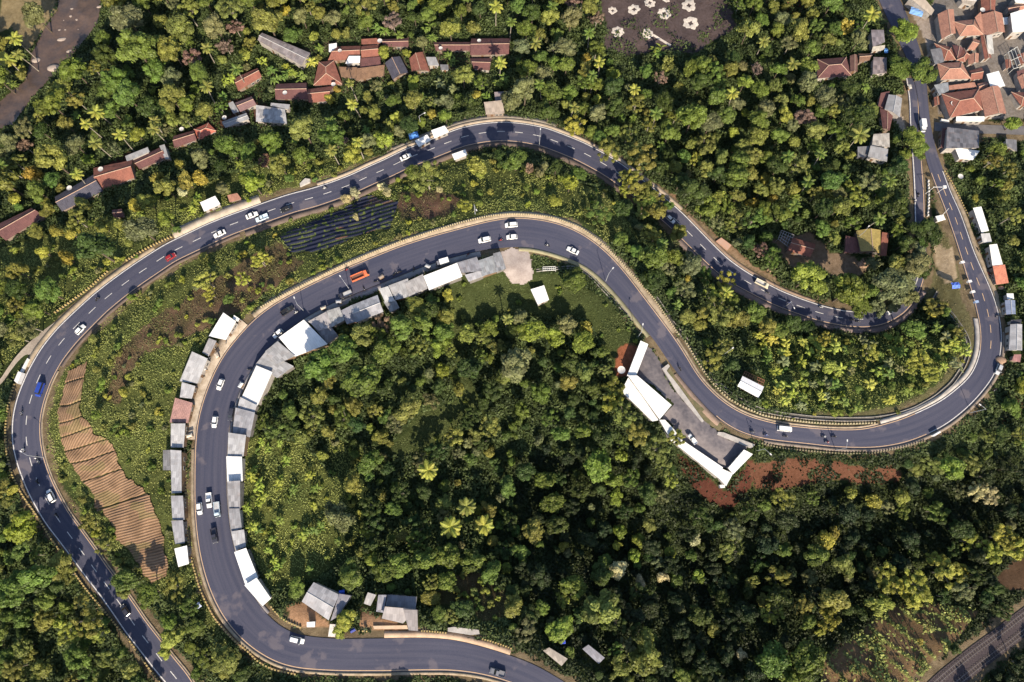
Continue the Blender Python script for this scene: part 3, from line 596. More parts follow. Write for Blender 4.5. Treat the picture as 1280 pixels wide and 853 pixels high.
# railway in the lower right corner
strip(RAIL,np.c_[np.full(len(RAIL),-3.9),np.full(len(RAIL),3.1)],ZR,'railway_bed',plain('ballast',(.085,.065,.07),(.04,.032,.036),.95,2.0,bs=.6),sub=2)
mb=MB(); nr=normals(RAIL[:,:2])
for i in range(len(RAIL)):
    a=math.atan2(-nr[i][0],nr[i][1])
    for off in(-2.4,1.4): mb.box((RAIL[i,0]+nr[i][0]*off,RAIL[i,1]+nr[i][1]*off,ZR[i]+.06),(.3,2.3,.14),0,a)
o=mb.build('railway_sleepers',plain('sleeper',(.11,.09,.08))); o['kind']='structure'
RM=plain('rail_steel',(.28,.25,.25),(.2,.17,.16),.45,2,.6)
for off in(-3.0,-1.85,.85,2.0):
    strip(RAIL,np.c_[np.full(len(RAIL),off-.06),np.full(len(RAIL),off+.06)],ZR+.28,'rail',RM)
# boulders in the stream
bm=plain('boulder',(.42,.35,.30),(.25,.2,.18),.9,1.5,bs=.5)
def blob(name,r,seed,sz=(1,1,.6),seg=2,amp=.25):
    b=bmesh.new(); bmesh.ops.create_icosphere(b,subdivisions=seg,radius=r); q=random.Random(seed)
    off=[Vector((q.uniform(-1,1),q.uniform(-1,1),q.uniform(-1,1))).normalized() for _ in range(7)]
    for v in b.verts:
        n_=v.co.normalized(); k=1+amp*sum(max(0,n_.dot(o_))**3-.2 for o_ in off)/1.5
        v.co=Vector((v.co.x*sz[0]*k,v.co.y*sz[1]*k,v.co.z*sz[2]*k))
    me=bpy.data.meshes.new(name); b.to_mesh(me); b.free(); 
    for p in me.polygons: p.use_smooth=True
    return me
bms=[blob('boulder',1,s) for s in range(4)]
for m_ in bms: m_.materials.append(bm)
BL=[(300,195,28,14,'long pale flat rock in the middle of the stream'),(337,250,18,12,'small rock below the long flat rock'),(175,295,26,20,'round pale rock at the left stream bank'),(262,335,36,28,'largest pale boulder, lowest in the stream'),(290,148,10,7,'left rock of the pair at midstream'),(318,146,8,6,'right rock of the pair at midstream'),(343,80,9,9,'dark little rock near the top of the stream'),(350,45,10,8,'topmost small rock in the stream'),(372,98,8,8,'little rock right of the midstream group'),(310,100,6,5,'tiny rock left of the midstream group'),(480,35,16,10,'pale rock at the top right stream bank'),(380,145,5,5,'tiny rock right of the midstream pair')]
for i,(a,b,w,h,l) in enumerate(BL):
    x,y,z=[float(v) for v in px2w(a/3.879,b/3.879)]; o=obj('boulder',bms[i%4],None,(x,y,z),rnd.random()*.8); s=.30/3.879
    o.scale=(w*s,h*s,min(w,h)*s*.8); tag(o,l,'boulder','boulders in the stream')
# ------------------------------------------------------------------ buildings
BLOCK=[PLOUGH,BLACKF,BURNT,STREAM,LOT,LOT2,CUT,CUT2,TERR,TERR2,YARD,DIRTR,HOUSEYARD,HOUSEYARD2,DIRT1,SANDBANK,VILL]+SANDY
HB=[]   # building footprints in survey pixels
WALLM=[plain('wall_cream',(.26,.20,.16),(.15,.11,.09),.9,.6),plain('wall_white',(.42,.39,.36),(.25,.22,.2),.9,.6),plain('wall_grey',(.22,.20,.19),(.13,.12,.11),.9,.6),plain('wall_timber',(.20,.13,.08),(.12,.08,.05),.9,1.2)]
M_DOOR=plain('door_wood',(.16,.09,.05)); M_WIN=plain('window_glass',(.03,.035,.045),(.05,.055,.06),.15,spec=.6); M_RIDGE=plain('ridge_cap',(.52,.36,.27),(.36,.24,.18),.9,2)
TILE=(.20,.072,.050); TILE2=(.30,.140,.098); TILED=(.108,.044,.042); TILEB=(.19,.105,.062)
GREYR=(.27,.27,.29); LGREY=(.44,.44,.46); WHT=(.80,.80,.79); DGREY=(.22,.22,.25); BLACKR=(.06,.055,.075)
def house(label,cat,quad,h,kind,c,style='shed',wall=0,front=2,name='house',group=None,dirt=.5,details=True,slope=None):
    P=np.array(quad,float); cx,cy=P.mean(0)
    if kind=='tile': P=(P-P.mean(0))*1.07+P.mean(0); h=h-.7
    if kind=='metal' and c[0]<.74: c=tuple(v*.66 for v in c)
    x,y,z=[float(v) for v in px2w(cx,cy,h)]
    zc=[float(v) for v in TZ(*ray_at(P[:,0],P[:,1],z+h))]; zb=sum(zc)/4; lo=min(zc)-.6-zb
    X,Y=ray_at(P[:,0],P[:,1],zb+h); o=(float(X.mean()),float(Y.mean()),zb); HB.append([tuple(p) for p in quad])
    e=empty(name,o); tag(e,label,cat,group)
    q=[Vector((X[i]-o[0],Y[i]-o[1],h)) for i in range(4)]
    if sum(q[i].x*q[(i+1)%4].y-q[(i+1)%4].x*q[i].y for i in range(4))<0:
        # make counter-clockwise while keeping edge 0-1 first
        q=[q[1],q[0],q[3],q[2]]; front={0:0,1:3,2:2,3:1}[front]
    m=roofmat(kind,c,dirt); th=Vector((0,0,-.09)); up=Vector((0,0,1)); rf=MB(); ins=[]
    cen=sum(q,Vector())/4
    for i in range(4):
        d=(cen-q[i]); ins.append(q[i]+d.normalized()*min(.5,d.length*.25))
    def rface(pts,u0,u1):
        ax=(Vector(u1)-Vector(u0)); ax.z=0; ax.normalize(); pr=Vector((-ax.y,ax.x,0))
        uv=[(p.dot(ax),p.dot(pr)) for p in pts]; rf.face(pts,0,uv); rf.face([p+th for p in pts][::-1],0,uv[::-1])
        k=len(pts)
        for i in range(k):
            a,b=pts[i],pts[(i+1)%k]; rf.face([a,a+th,b+th,b],0)
    wl=MB(); tops=[]
    if style in('g0','g1','h0','h1'):
        if style[1]=='1': q=q[1:]+q[:1]; ins=ins[1:]+ins[:1]; front=(front-1)%4
        a=(q[0]+q[1])/2; b=(q[2]+q[3])/2; w=((q[0]-q[1]).length+(q[2]-q[3]).length)/4; rise=(slope or (.42 if kind=='tile' else .22))*w
        if style[0]=='h': 
            d=(b-a); k=min(.45,w/max(d.length,.1)*.9); a2=a+d*k; b2=b-d*k
        else: a2,b2=a.copy(),b.copy()
        a2=a2+up*rise; b2=b2+up*rise
        rface([q[1],q[2],b2,a2],a2,b2); rface([q[3],q[0],a2,b2],a2,b2)
        if style[0]=='h': rface([q[0],q[1],a2],q[0],q[1]); rface([q[2],q[3],b2],q[2],q[3])
        rc=MB(); segs=[(a2,b2)]+([(a2,q[0]),(a2,q[1]),(b2,q[2]),(b2,q[3])] if style[0]=='h' else [])
        for s0,s1 in segs: rc.tube([s0+up*.03,s1+up*.03],[.13,.13],5)
        bot=[Vector((p.x,p.y,lo)) for p in ins]; top=[Vector((p.x,p.y,h-.08)) for p in ins]; wl.prism(bot,top)
        if style[0]=='g':
            for (i,j,r_) in ((0,1,a2),(2,3,b2)):
                rr=r_+(cen-r_)*.06; rr.z=r_.z-.18; wl.face([top[i],top[j],rr]); wl.face([top[j],top[i],rr])
    else:
        rise=(slope if slope is not None else .10)*((q[0]-q[3]).length+(q[1]-q[2]).length)/2 if style=='shed' else .02
        q[0]=q[0]+up*rise; q[1]=q[1]+up*rise
        rface([q[0],q[1],q[2],q[3]],q[0],q[1])
        bot=[Vector((p.x,p.y,lo)) for p in ins]; top=[Vector((p.x,p.y,h-.12+(rise*.85 if i<2 else 0))) for i,p in enumerate(ins)]; wl.prism(bot,top); rc=None
    ro=rf.build('roof',m,e)
    if rc: rc.build('ridge_cap',M_RIDGE if kind=='tile' else plain('metal_ridge',(.55,.54,.54)),ro)
    wl.build('wall',WALLM[wall],e)
    if details:
        f0,f1=ins[front],ins[(front+1)%4]; f0=Vector((f0.x,f0.y,0)); f1=Vector((f1.x,f1.y,0)); L=(f1-f0).length; ang=math.atan2(f1.y-f0.y,f1.x-f0.x); n_=Vector((math.sin(ang),-math.cos(ang),0))
        if n_.dot((f0+f1)/2-Vector((cen.x,cen.y,0)))<0: n_=-n_
        def on(t,z,w,hh,nm,mt,par,pr=.04):
            p=f0.lerp(f1,t)+n_*pr/2; b=MB(); b.box((p.x,p.y,z),(w,pr,hh),0,ang); return b.build(nm,mt,par)
        dh=min(2.0,h-.3); dr=on(.5 if L<4 else .3,dh/2+.05,min(.95,L*.4),dh,'door',M_DOOR,e)
        if L>3:
            for t in ([.72] if L<6 else [.6,.83]):
                wf=on(t,h*.55,1.25,1.0,'window',plain('window_frame',(.5,.48,.45)),e,.05); on(t,h*.55,1.05,.8,'pane',M_WIN,wf,.075)
    return e
T9=lambda pts:Z(1130,0,pts,8.533); T9b=lambda pts:Z(1130,90,pts,8.533); T4=lambda pts:Z(1070,90,pts,7.108); T5=lambda pts:Z(390,30,pts,7.111); T6=lambda pts:Z(260,20,pts,7.111); T7=lambda pts:Z(80,130,pts,5.333); T8=lambda pts:Z(0,180,pts,7.111)
TA=lambda pts:Z(200,380,pts,8.533); TB=lambda pts:Z(340,310,pts,8.533); TC=lambda pts:Z(480,270,pts,6.4); TE=lambda pts:Z(1130,300,pts,4.74); TF=lambda pts:Z(760,400,pts,3.875); TG=lambda pts:Z(360,710,pts,6.4)
a=lambda ox,oy,p:Z(ox,oy,p)
V_='village houses at the upper right'
house('red tiled house with a left gable and white wall below it','house',T9([(365,160),(525,110),(545,350),(405,410)]),3.6,'tile',TILE2,'g0',1,2,group=V_)
house('long orange tiled house joined between the gabled house and the wide one','house',T9([(535,235),(745,215),(840,370),(600,380)]),3.3,'tile',TILE2,'h1',1,2,group=V_)
house('narrow tiled wing leaning on the ridge left of the wide two-slope house','house wing',T9([(745,210),(805,150),(855,375),(840,365)]),3.5,'tile',TILE2,'shed',1,2,group=V_)
house('wide orange two-slope tiled house near the top with its ridge running downward','house',T9([(820,165),(1040,150),(1070,340),(865,385)]),3.8,'tile',TILE2,'g0',1,2,group=V_)
house('dark red tiled house cut by the top edge above the wide two-slope house','house',T9([(820,-30),(975,-30),(965,120),(840,150)]),3.5,'tile',TILE,'g0',0,2,group=V_)
house('long pale canopy roof sloping down beside the blue tarpaulin','canopy',T9([(40,-10),(180,-25),(325,110),(290,165)]),3.2,'metal',(.62,.52,.42),'shed',1,2,'canopy',dirt=.2,group=V_)
house('grey concrete roofed house left of the small red pyramid roof','house',T9([(280,530),(400,510),(430,660),(330,690)]),3.3,'metal',GREYR,'flat',1,3,group=V_)
house('red tiled house below the white awning with its hip pointing right','house',T9([(330,470),(500,510),(545,635),(430,640)]),3.3,'tile',TILE,'h1',1,2,group=V_)
house('small dark tiled roof with crossing ridges in the village middle','house',T9([(520,485),(640,530),(570,640),(545,600)]),3.2,'tile',TILED,'g0',1,2,group=V_)
house('tiled diamond shaped roof right of the crossing ridges','house',T9([(640,520),(700,590),(650,660),(565,640)]),3.4,'tile',TILE,'h0',1,2,group=V_)
house('slanting small orange roof beside the round grey tank','house',T9([(745,415),(810,440),(750,535),(685,520)]),3.2,'tile',TILE2,'g1',1,2,group=V_)
house('small square orange roof in the village middle','house',T9([(690,590),(795,575),(790,665),(690,690)]),3.0,'tile',TILE2,'g0',1,2,group=V_)
house('long narrow red roof running down the middle of the village','house',T9([(820,395),(865,385),(930,610),(860,625)]),3.3,'tile',TILE,'g0',1,2,group=V_)
house('narrow white roof strip right of the long narrow red roof','shed',T9([(865,395),(925,380),(960,575),(895,575)]),3.0,'metal',(.72,.70,.66),'shed',1,2,'shed',dirt=.3,group=V_)
house('red tiled house with a bright diagonal ridge in the village middle','house',T9([(365,685),(610,670),(700,835),(400,845)]),3.6,'tile',TILE2,'h1',1,2,group=V_)
house('small dark red roof right of the diagonal ridge house','house',T9([(700,760),(825,725),(830,840),(710,850)]),3.1,'tile',TILE,'g1',1,2,group=V_)
house('big white roofed building cut by the right edge of the photo','building',T9([(1135,145),(1300,95),(1300,335),(1160,345)]),5.0,'metal',WHT,'flat',1,2,'building',dirt=.06,group=V_)
house('dark red house above the big white roof at the right edge','house',T9([(1100,80),(1290,40),(1290,100),(1120,120)]),3.6,'tile',TILE2,'g1',1,2,group=V_)
house('bright white slab at the upper right corner of the village','shed',T9([(1165,-30),(1300,-30),(1300,40),(1190,25)]),3.6,'metal',WHT,'flat',1,2,'shed',dirt=.05,group=V_)
house('greyish house with a scaffold roof at the top of the village','house',T9([(590,-25),(790,-25),(740,60),(620,25)]),3.2,'metal',(.48,.42,.36),'g1',1,2,group=V_)
house('small white kiosk between the wide two-slope house and the big white roof','kiosk',T9([(1045,190),(1110,185),(1115,260),(1060,265)]),2.6,'metal',WHT,'flat',1,2,'kiosk',dirt=.2,group=V_)
house('small square white roof below the bamboo poles in the village','house',T9b([(880,25),(1010,-10),(1080,150),(930,180)]),3.5,'metal',WHT,'flat',1,2,dirt=.08,group=V_)
house('little orange roof left of the small square white roof','house',T9b([(785,130),(880,110),(890,165),(800,205)]),3.0,'tile',TILE2,'g1',1,2,group=V_)
house('grey curved concrete roof at the roadside by the big tree','house',T9b([(320,140),(470,110),(480,200),(380,250)]),3.3,'metal',(.40,.42,.45),'flat',1,3,group=V_)
house('long orange roof strip behind the white parapet','house',T9b([(485,150),(740,115),(765,160),(490,190)]),3.0,'tile',TILE2,'shed',1,2,group=V_)
house('large square tiled house with a satellite dish on its roof','house',T9b([(415,240),(790,190),(825,400),(500,480)]),3.8,'tile',TILE,'h1',1,2,group=V_)
house('tall tiled house right of the dish house, ridge running down','house',T9b([(810,215),(1010,160),(1085,440),(870,470)]),3.8,'tile',TILE2,'g0',1,2,group=V_)
house('tiny red hut at the road edge of the village','hut',T9b([(320,275),(370,265),(380,345),(330,360)]),2.5,'tile',TILE,'g0',0,2,'hut',group=V_,details=False)
house('grey stained flat roof building at the side street corner','building',T9b([(460,590),(800,630),(800,810),(450,815)]),4.2,'metal',DGREY,'flat',1,0,'building',dirt=.9,group=V_)
house('bright white awning roof below the stained flat roof building','awning',T9b([(535,815),(745,830),(735,900),(730,940),(600,930),(560,925)][:1]+[(800,850),(735,940),(590,925)]),3.0,'metal',WHT,'shed',1,2,'awning',dirt=.03,group=V_)
house('narrow red lean-to left of the stained flat roof building','lean-to',T9b([(400,620),(450,620),(445,815),(395,800)]),2.8,'tile',TILED,'shed',0,3,'lean_to',group=V_)
house('row of white stall canopies above the side street','canopy',T9b([(555,478),(855,478),(855,527),(555,527)]),2.6,'metal',WHT,'shed',1,2,'canopy',dirt=.3,group=V_)
house('grey gravelly square roof in the gardens right of the side street','shed',T9b([(1085,715),(1200,725),(1205,850),(1090,790)]),2.8,'metal',GREYR,'flat',1,2,'shed',group=V_)
house('orange roof at the right edge beside the white wall','house',T9b([(1210,60),(1300,20),(1300,150),(1260,180)]),3.4,'tile',TILE2,'g0',1,2,group=V_)
house('orange roof at the right edge above the side street','house',T9b([(1150,220),(1300,225),(1300,370),(1250,360)]),3.4,'tile',TILE,'h1',1,2,group=V_)
house('small red roof under the white poles at the right','house',T9([(1080,640),(1140,640),(1140,720),(1090,730)]),3.0,'tile',TILE,'g0',1,2,group=V_)
house('red roof at the right edge above the white pole frame','house',T9([(1210,590),(1300,570),(1300,690),(1240,680)]),3.2,'tile',TILE,'g0',1,2,group=V_)
house('dark red roof at the right edge below the white gutter','house',T9([(1200,770),(1300,740),(1300,830),(1220,850)]),3.2,'tile',TILED,'shed',1,2,group=V_)
house('white and grey roofed shop left of the road below the twin trees','shop',T4([(290,200),(410,235),(390,405),(255,330)]),3.5,'metal',LGREY,'g0',1,1,'shop',dirt=.3)
house('dark red roof strip left of the white and grey shop','house',T4([(215,200),(290,185),(255,330),(200,300)]),3.3,'tile',TILED,'shed',0,3)
house('narrow red roof running down from the white and grey shop','house',T4([(215,330),(325,390),(295,520),(240,500)]),3.2,'tile',TILED,'g0',0,3)
house('pale cluttered roof above the square white one','house',T4([(150,560),(290,550),(300,670),(140,655)]),3.2,'metal',(.55,.52,.48),'shed',1,2,dirt=.8)
house('square white metal roof with a dark slot, left of the road','house',T4([(125,660),(280,690),(275,800),(105,750)]),3.4,'metal',LGREY,'shed',1,2,dirt=.15)
house('grey shed roof at the left of the square white roof','shed',T4([(10,670),(115,665),(100,760),(15,755)]),2.8,'metal',GREYR,'shed',1,2,'shed')
t3=lambda p:Z(1010,40,p,8.533)
house('dark red hipped house under the trees west of the road','house',t3([(110,300),(400,275),(450,460),(110,490)]),3.5,'tile',TILED,'h1',1,2)
house('dim brown roof right of the dark hipped house','house',t3([(450,260),(530,250),(525,420),(455,420)]),3.0,'tile',(.12,.06,.05),'g0',0,2)
house('dim brown roof above the cluttered grey hut','house',t3([(540,235),(680,235),(660,300),(550,320)]),3.0,'tile',(.14,.075,.05),'g1',0,2)
house('grey shack with junk on its roof by the big roadside tree','shack',t3([(665,-10),(800,-10),(820,110),(690,160)]),3.0,'metal',(.3,.27,.3),'shed',1,2,'shack',dirt=.9)
house('cream awning strip with a blue barrel beside it','awning',t3([(690,160),(820,145),(815,190),(680,205)]),2.6,'metal',(.72,.66,.55),'shed',1,2,'awning',dirt=.2)
house('cluttered grey hut with a white left edge','hut',t3([(690,280),(830,285),(840,440),(690,450)]),3.0,'metal',(.32,.27,.28),'shed',1,2,'hut',dirt=.9)
# village above the old road
G2='red roofed houses of the hillside hamlet'
house('long red tiled house at the hamlet top left of the white gutter','house',T5([(235,205),(425,200),(420,310),(150,325)]),3.3,'tile',TILE,'g1',0,2,group=G2)
house('red tiled house right of the white gutter','house',T5([(445,200),(585,190),(590,290),(445,305)]),3.3,'tile',TILE,'g1',0,2,group=G2)
house('narrow red roof behind the gutter with a dish at its end','house',T5([(445,140),(600,130),(600,175),(445,180)]),3.2,'tile',TILE,'shed',0,2,group=G2)
house('dim red roof right of the dish, topmost row of the hamlet','house',T5([(625,140),(850,130),(850,200),(640,200)]),3.2,'tile',TILED,'g1',0,2,group=G2)
house('low dark red roof in the hamlet middle','house',T5([(435,315),(600,300),(605,370),(435,395)]),3.0,'tile',TILED,'shed',0,2,group=G2)
house('brown orange roof at the bottom middle of the hamlet','house',T5([(410,405),(640,375),(625,460),(500,525),(400,500)][:3]+[(400,500)]),3.1,'tile',TILEB,'shed',0,2,group=G2)
house('flat brown roof left of the brown orange one','house',T5([(245,385),(400,390),(385,480),(265,470)]),3.0,'tile',TILEB,'flat',0,2,group=G2)
house('left hamlet house with a pointed ridge and grey sheets','house',T5([(65,345),(190,335),(260,530),(20,540)]),3.4,'tile',TILE,'h0',0,2,group=G2)
house('black roofed house with a pale diagonal ridge','house',T5([(655,350),(780,295),(850,430),(720,490)]),3.4,'tile',BLACKR,'g0',0,2,group=G2)
house('orange brown house with a bright slanted ridge','house',T5([(870,310),(980,255),(1040,415),(890,420)]),3.5,'tile',TILE,'g0',0,2,group=G2)
house('small square grey-white hut at the right end of the hamlet','hut',T5([(1015,300),(1100,300),(1130,370),(1035,370)]),3.0,'metal',LGREY,'shed',1,2,'hut',dirt=.1)
house('little grey lean-to right of the square hut','lean-to',T5([(1140,365),(1210,365),(1215,410),(1145,410)]),2.4,'metal',GREYR,'shed',1,2,'lean_to')
house('white metal roof patch in front of the long red house','shed',T5([(330,290),(430,290),(425,345),(295,355)]),3.6,'metal',WHT,'shed',1,2,'shed',dirt=.15)
house('small white box roof at the hamlet top left','shed',T5([(150,180),(220,170),(220,235),(150,250)]),3.0,'metal',WHT,'flat',1,2,'shed',dirt=.1)
house('dark red long low roof with white sheets at the right of the hamlet','house',T5([(1090,165),(1400,165),(1400,235),(1110,235)]),3.2,'tile',TILED,'g1',0,2,group=G2)
house('wide red roof at the far right of the hamlet','house',a(320,0,[(1050,190),(1225,190),(1220,260),(1045,265)]),3.5,'tile',TILED,'g1',0,2,group=G2)
house('small dark roof with a white end below the wide red roof','house',a(320,0,[(1040,285),(1140,285),(1130,340),(1060,335)]),3.0,'tile',TILED,'g1',1,2,group=G2)
house('dark red roof with a dish left of the hamlet bottom','house',a(320,0,[(105,410),(240,405),(250,480),(100,480)]),3.2,'tile',TILED,'g1',0,2,group=G2)
house('red roof in the hamlet bottom beside the yellow tree','house',a(320,0,[(255,435),(375,420),(345,490),(260,495)]),3.2,'tile',TILE,'g1',0,2,group=G2)
house('long brown and grey barn with two roof colours in the upper left woods','barn',T6([(480,150),(910,330),(830,440),(440,215)]),3.8,'metal',(.36,.32,.33),'g1',1,2,'barn',dirt=.6)
house('orange tiled hut left below the long barn','house',T6([(240,555),(435,470),(470,540),(275,660)]),3.2,'tile',TILE,'g1',0,2)
house('small dark brown roof below the orange hut','house',T6([(245,775),(385,720),(425,790),(290,850)]),3.0,'tile',(.16,.09,.09),'g1',1,2)
house('little grey-white sheet roof left of the dark brown roof','shed',T6([(180,785),(225,765),(275,850),(225,870)]),2.6,'metal',LGREY,'shed',1,2,'shed')
house('long pale grey roof below the small dark brown roof','house',T7([(1050,120),(1215,60),(1235,100),(1075,160)]),3.0,'metal',LGREY,'g1',1,2,dirt=.3)
house('white and grey house with a partly open roof grid','house',a(320,0,[(0,510),(140,530),(150,600),(0,590)]),3.2,'metal',(.62,.61,.62),'flat',1,2,dirt=.9)
house('pale slab roof above the open roof grid house','house',T6([(560,775),(730,790),(715,830),(555,800)]),3.2,'metal',LGREY,'shed',1,2)
house('bright red bushy-edged roof at the left hamlet','house',T7([(870,170),(960,130),(1010,180),(900,240)]),3.0,'tile',(.36,.10,.07),'h1',0,2)
house('dark red roof left of the bright red one','house',T7([(735,215),(865,180),(880,240),(740,290)]),3.0,'tile',TILED,'g1',0,2)
house('long white roof strip on top of the red terrace house','shed',T7([(410,350),(560,290),(570,320),(420,385)]),3.6,'metal',LGREY,'shed',1,2,'shed',dirt=.3)
house('dark red terrace house roof under the white strip','house',T7([(465,380),(645,290),(680,360),(510,430)]),3.4,'tile',TILED,'g1',0,2)
house('white end roof of the red terrace house','shed',T7([(640,285),(675,275),(700,365),(675,370)]),3.5,'metal',LGREY,'shed',1,2,'shed',dirt=.2)
house('red brown house roof with a satellite dish at its left corner','house',T7([(205,430),(450,380),(460,490),(245,575)]),3.4,'tile',TILE,'g1',0,2)
house('long dark slate roof in the left woods','house',T8([(500,470),(830,280),(900,420),(560,590)]),3.4,'tile',BLACKR,'g1',0,2)
house('long dull red roof at the far left edge','house',T8([(-60,740),(270,580),(380,640),(60,850)]),3.4,'tile',TILED,'g1',0,2)
house('small dull red hut between the yellow round trees at left','hut',a(0,210,[(545,205),(590,200),(600,235),(555,240)]),2.6,'tile',TILED,'g1',0,2,'hut')
# roadside of the old road
house('small white stall with a slatted roof beside the sandy lay-by','stall',a(0,210,[(972,170),(1045,138),(1068,175),(990,212)]),2.8,'metal',WHT,'shed',1,2,'stall',dirt=.15)
house('tiny orange roofed stall at the sandy lay-by','stall',a(0,210,[(1105,135),(1150,125),(1168,150),(1115,165)]),2.4,'tile',TILE2,'shed',0,2,'stall',details=False)
house('white oblong stall at the top road nearest the white car','stall',a(320,0,[(770,685),(830,655),(848,680),(790,713)]),2.6,'metal',WHT,'shed',1,2,'stall',dirt=.05)
house('white oblong stall at the top road, right one of the pair','stall',a(320,0,[(850,635),(915,612),(935,640),(865,672)]),2.6,'metal',WHT,'shed',1,2,'stall',dirt=.05)
house('white billboard-like roof inside the bend below the top road','stall',a(320,0,[(950,750),(1015,727),(1025,752),(962,777)]),2.4,'metal',WHT,'shed',1,2,'stall',dirt=.03,details=False)
house('pale roadside house in the sandy yard by the top bend','house',a(320,0,[(1105,500),(1195,490),(1205,550),(1115,555)]),3.0,'metal',(.6,.5,.42),'shed',0,2,dirt=.4)
house('grey-mauve roof behind the pale roadside house','house',a(320,0,[(1155,450),(1225,445),(1240,480),(1160,490)]),3.0,'metal',(.36,.30,.32),'shed',0,2)
# stalls along the inside of the main road
G3='metal roofed stalls along the inside of the main road'
SI=[('grey ribbed stall roof at the right end of the inner row, by the dirt clearing',TC([(875,310),(930,295),(975,420),(900,445)]),(.36,.37,.40),'shed',.8),
('grey ribbed stall second from the dirt clearing',TC([(755,365),(875,325),(905,445),(785,480)]),(.40,.41,.44),'shed',.7),
('flat dark grey stall roof behind a small palm',TC([(585,380),(740,335),(780,440),(610,455)]),(.34,.34,.38),'shed',.7),
('pale low sheet sticking out below the dark grey stall',TC([(650,475),(780,440),(800,480),(680,525)]),(.58,.57,.60),'shed',.4),
('long clean white stall roof in the middle of the inner row',TC([(325,485),(580,385),(620,485),(365,590)]),(.80,.79,.78),'shed',.12),
('grey stall with a brown stain left of the clean white roof',TC([(170,540),(310,475),(345,580),(200,640)]),(.52,.50,.50),'shed',.6),
('light grey stall whose lower edge hangs over bushes',TC([(40,565),(190,510),(215,640),(95,670)]),(.55,.54,.55),'shed',.5),
('white front strip stall left of the light grey stall',TC([(-35,590),(35,570),(85,680),(10,690)]),(.72,.71,.71),'shed',.3),
('mottled dark grey lower roof beside the blue corner sheet',TC([(0,690),(90,675),(120,735),(50,770)]),(.36,.36,.37),'shed',.8),
('grey stall with a long pale ridge below the parked dark truck',TB([(840,620),(1120,510),(1180,680),(900,790)]),(.52,.52,.56),'g1',.5),
('smooth lilac-grey stall between the ridged and the ribbed one',TB([(735,680),(835,630),(905,780),(800,810)]),(.40,.40,.46),'shed',.25),
('square mottled stall with pale ribs next to the lilac-grey one',TB([(590,680),(720,640),(770,770),(640,840)]),(.50,.50,.50),'shed',.7),
('ribbed pinkish-grey stall above the narrow black gap',TB([(395,790),(580,690),(640,840),(500,880)]),(.52,.49,.50),'shed',.5),
('dark striped stall roof right of the black gap',Z(320,210,[(258,742),(335,735),(395,812),(345,850)]),(.28,.28,.31),'shed',.6),
('big square bright white roof with dark scribbles in the inner row',[(351,423),(380.6,402),(408,430),(369,445)],(.84,.84,.84),'shed',.12),
('two-tone grey stall directly below the big white scribbled roof',[(333,440),(348,428),(368,445),(346,455)],(.46,.46,.48),'shed',.6),
('grey rooftop with a dark step, lower half of the two-tone pair',[(322,456),(334,441),(366,458),(346,472)],(.50,.50,.52),'shed',.6),
('long white stall roof on the inner curve below the grey steps',[(322,459),(341,467),(322,506),(303,496)],(.74,.74,.74),'shed',.25),
('pale ribbed stall right of the parked dark car',[(301,497),(321,507),(317,517),(297,512)],(.60,.60,.62),'shed',.5),
('broad grey ribbed stall next to the parked dark car',[(296,511),(319,517),(312,546),(291,541)],(.44,.44,.48),'shed',.6),
('whitish stall with a rusty corner on the inner curve',[(287,542),(308,545),(304,570),(285,570)],(.60,.60,.61),'shed',.7),
('square white stall roof level with the ploughed field narrowing',[(284.5,571.5),(303,572),(303,601),(284.5,602)],(.76,.76,.76),'shed',.2),
('mottled long stall roof right of the blue-white truck',[(286,603),(301,602),(300,636),(287,636)],(.46,.45,.47),'shed',.7),
('grey stall roof below the mottled long one',[(287,636.5),(300,636.5),(302,661),(289.5,664)],(.40,.40,.43),'shed',.5),
('small pale patched stall between the grey and the last white row',[(290,665),(305.5,662.6),(307,683),(295,688)],(.60,.60,.62),'shed',.5),
('first long white roof of the curved lower row',[(295,691),(309,686),(322,722),(307,731)],(.82,.82,.82),'shed',.06),
('last white roof at the lower end of the curved row',[(307.5,732),(322,723),(338,748),(328,757)],(.78,.78,.78),'shed',.2)]
for l,q,c,st,d in SI:
    Q=np.array(q,float); q=[tuple(p) for p in (Q-Q.mean(0))*1.05+Q.mean(0)]
    house(l,'stall',q,rnd.uniform(2.5,3.3),'metal',c,st,rnd.choice([1,2,3]),3,'roadside_stall',G3,d)
G4='metal roofed stalls along the outside of the main road'
SO=[('large clean white roof at the top of the outer row',TA([(685,100),(820,195),(700,385),(520,345)]),WHT,.05),
('small white box roof right of the large clean white one',TA([(790,120),(850,160),(830,190),(775,160)]),WHT,.1),
('grey low stall roof between the large white and the big pale one',TA([(530,370),(610,400),(520,560),(450,520)]),(.5,.48,.49),.5),
('big pale grey roof with a dark blue spot in the outer row',TA([(355,515),(520,590),(400,850),(210,825)]),(.66,.65,.66),.3),
('pale stall roof just above the rubble brown roof',Z(0,420,[(885,225),(950,245),(930,305),(872,298)]),(.62,.61,.63),.4),
('clean pale stall directly below the rubble brown roof',[(215,530),(233,530),(229.5,559.5),(213.5,559.5)],(.64,.63,.64),.35),
('dark grey small side stall at the far left of the outer row',[(205,563),(215,563),(214,588),(203.7,588)],(.27,.27,.30),.5),
('long light grey stall beside the dark grey side stall',[(215.5,563),(229,564),(227,616),(214.5,617)],(.56,.56,.59),.5),
('grey-white stall with a pale stripe in the lower outer row',[(215,620),(230,620),(230.6,650),(215.6,650)],(.50,.50,.54),.5),
('dark-ended grey stall above the white framed one',[(215.5,651),(230,650.5),(231,679),(219,680.5)],(.46,.46,.50),.4),
('white framed stall with red brown slots, lowest of the outer row',[(219,686),(234.6,682),(236,705),(223,709)],WHT,.1)]
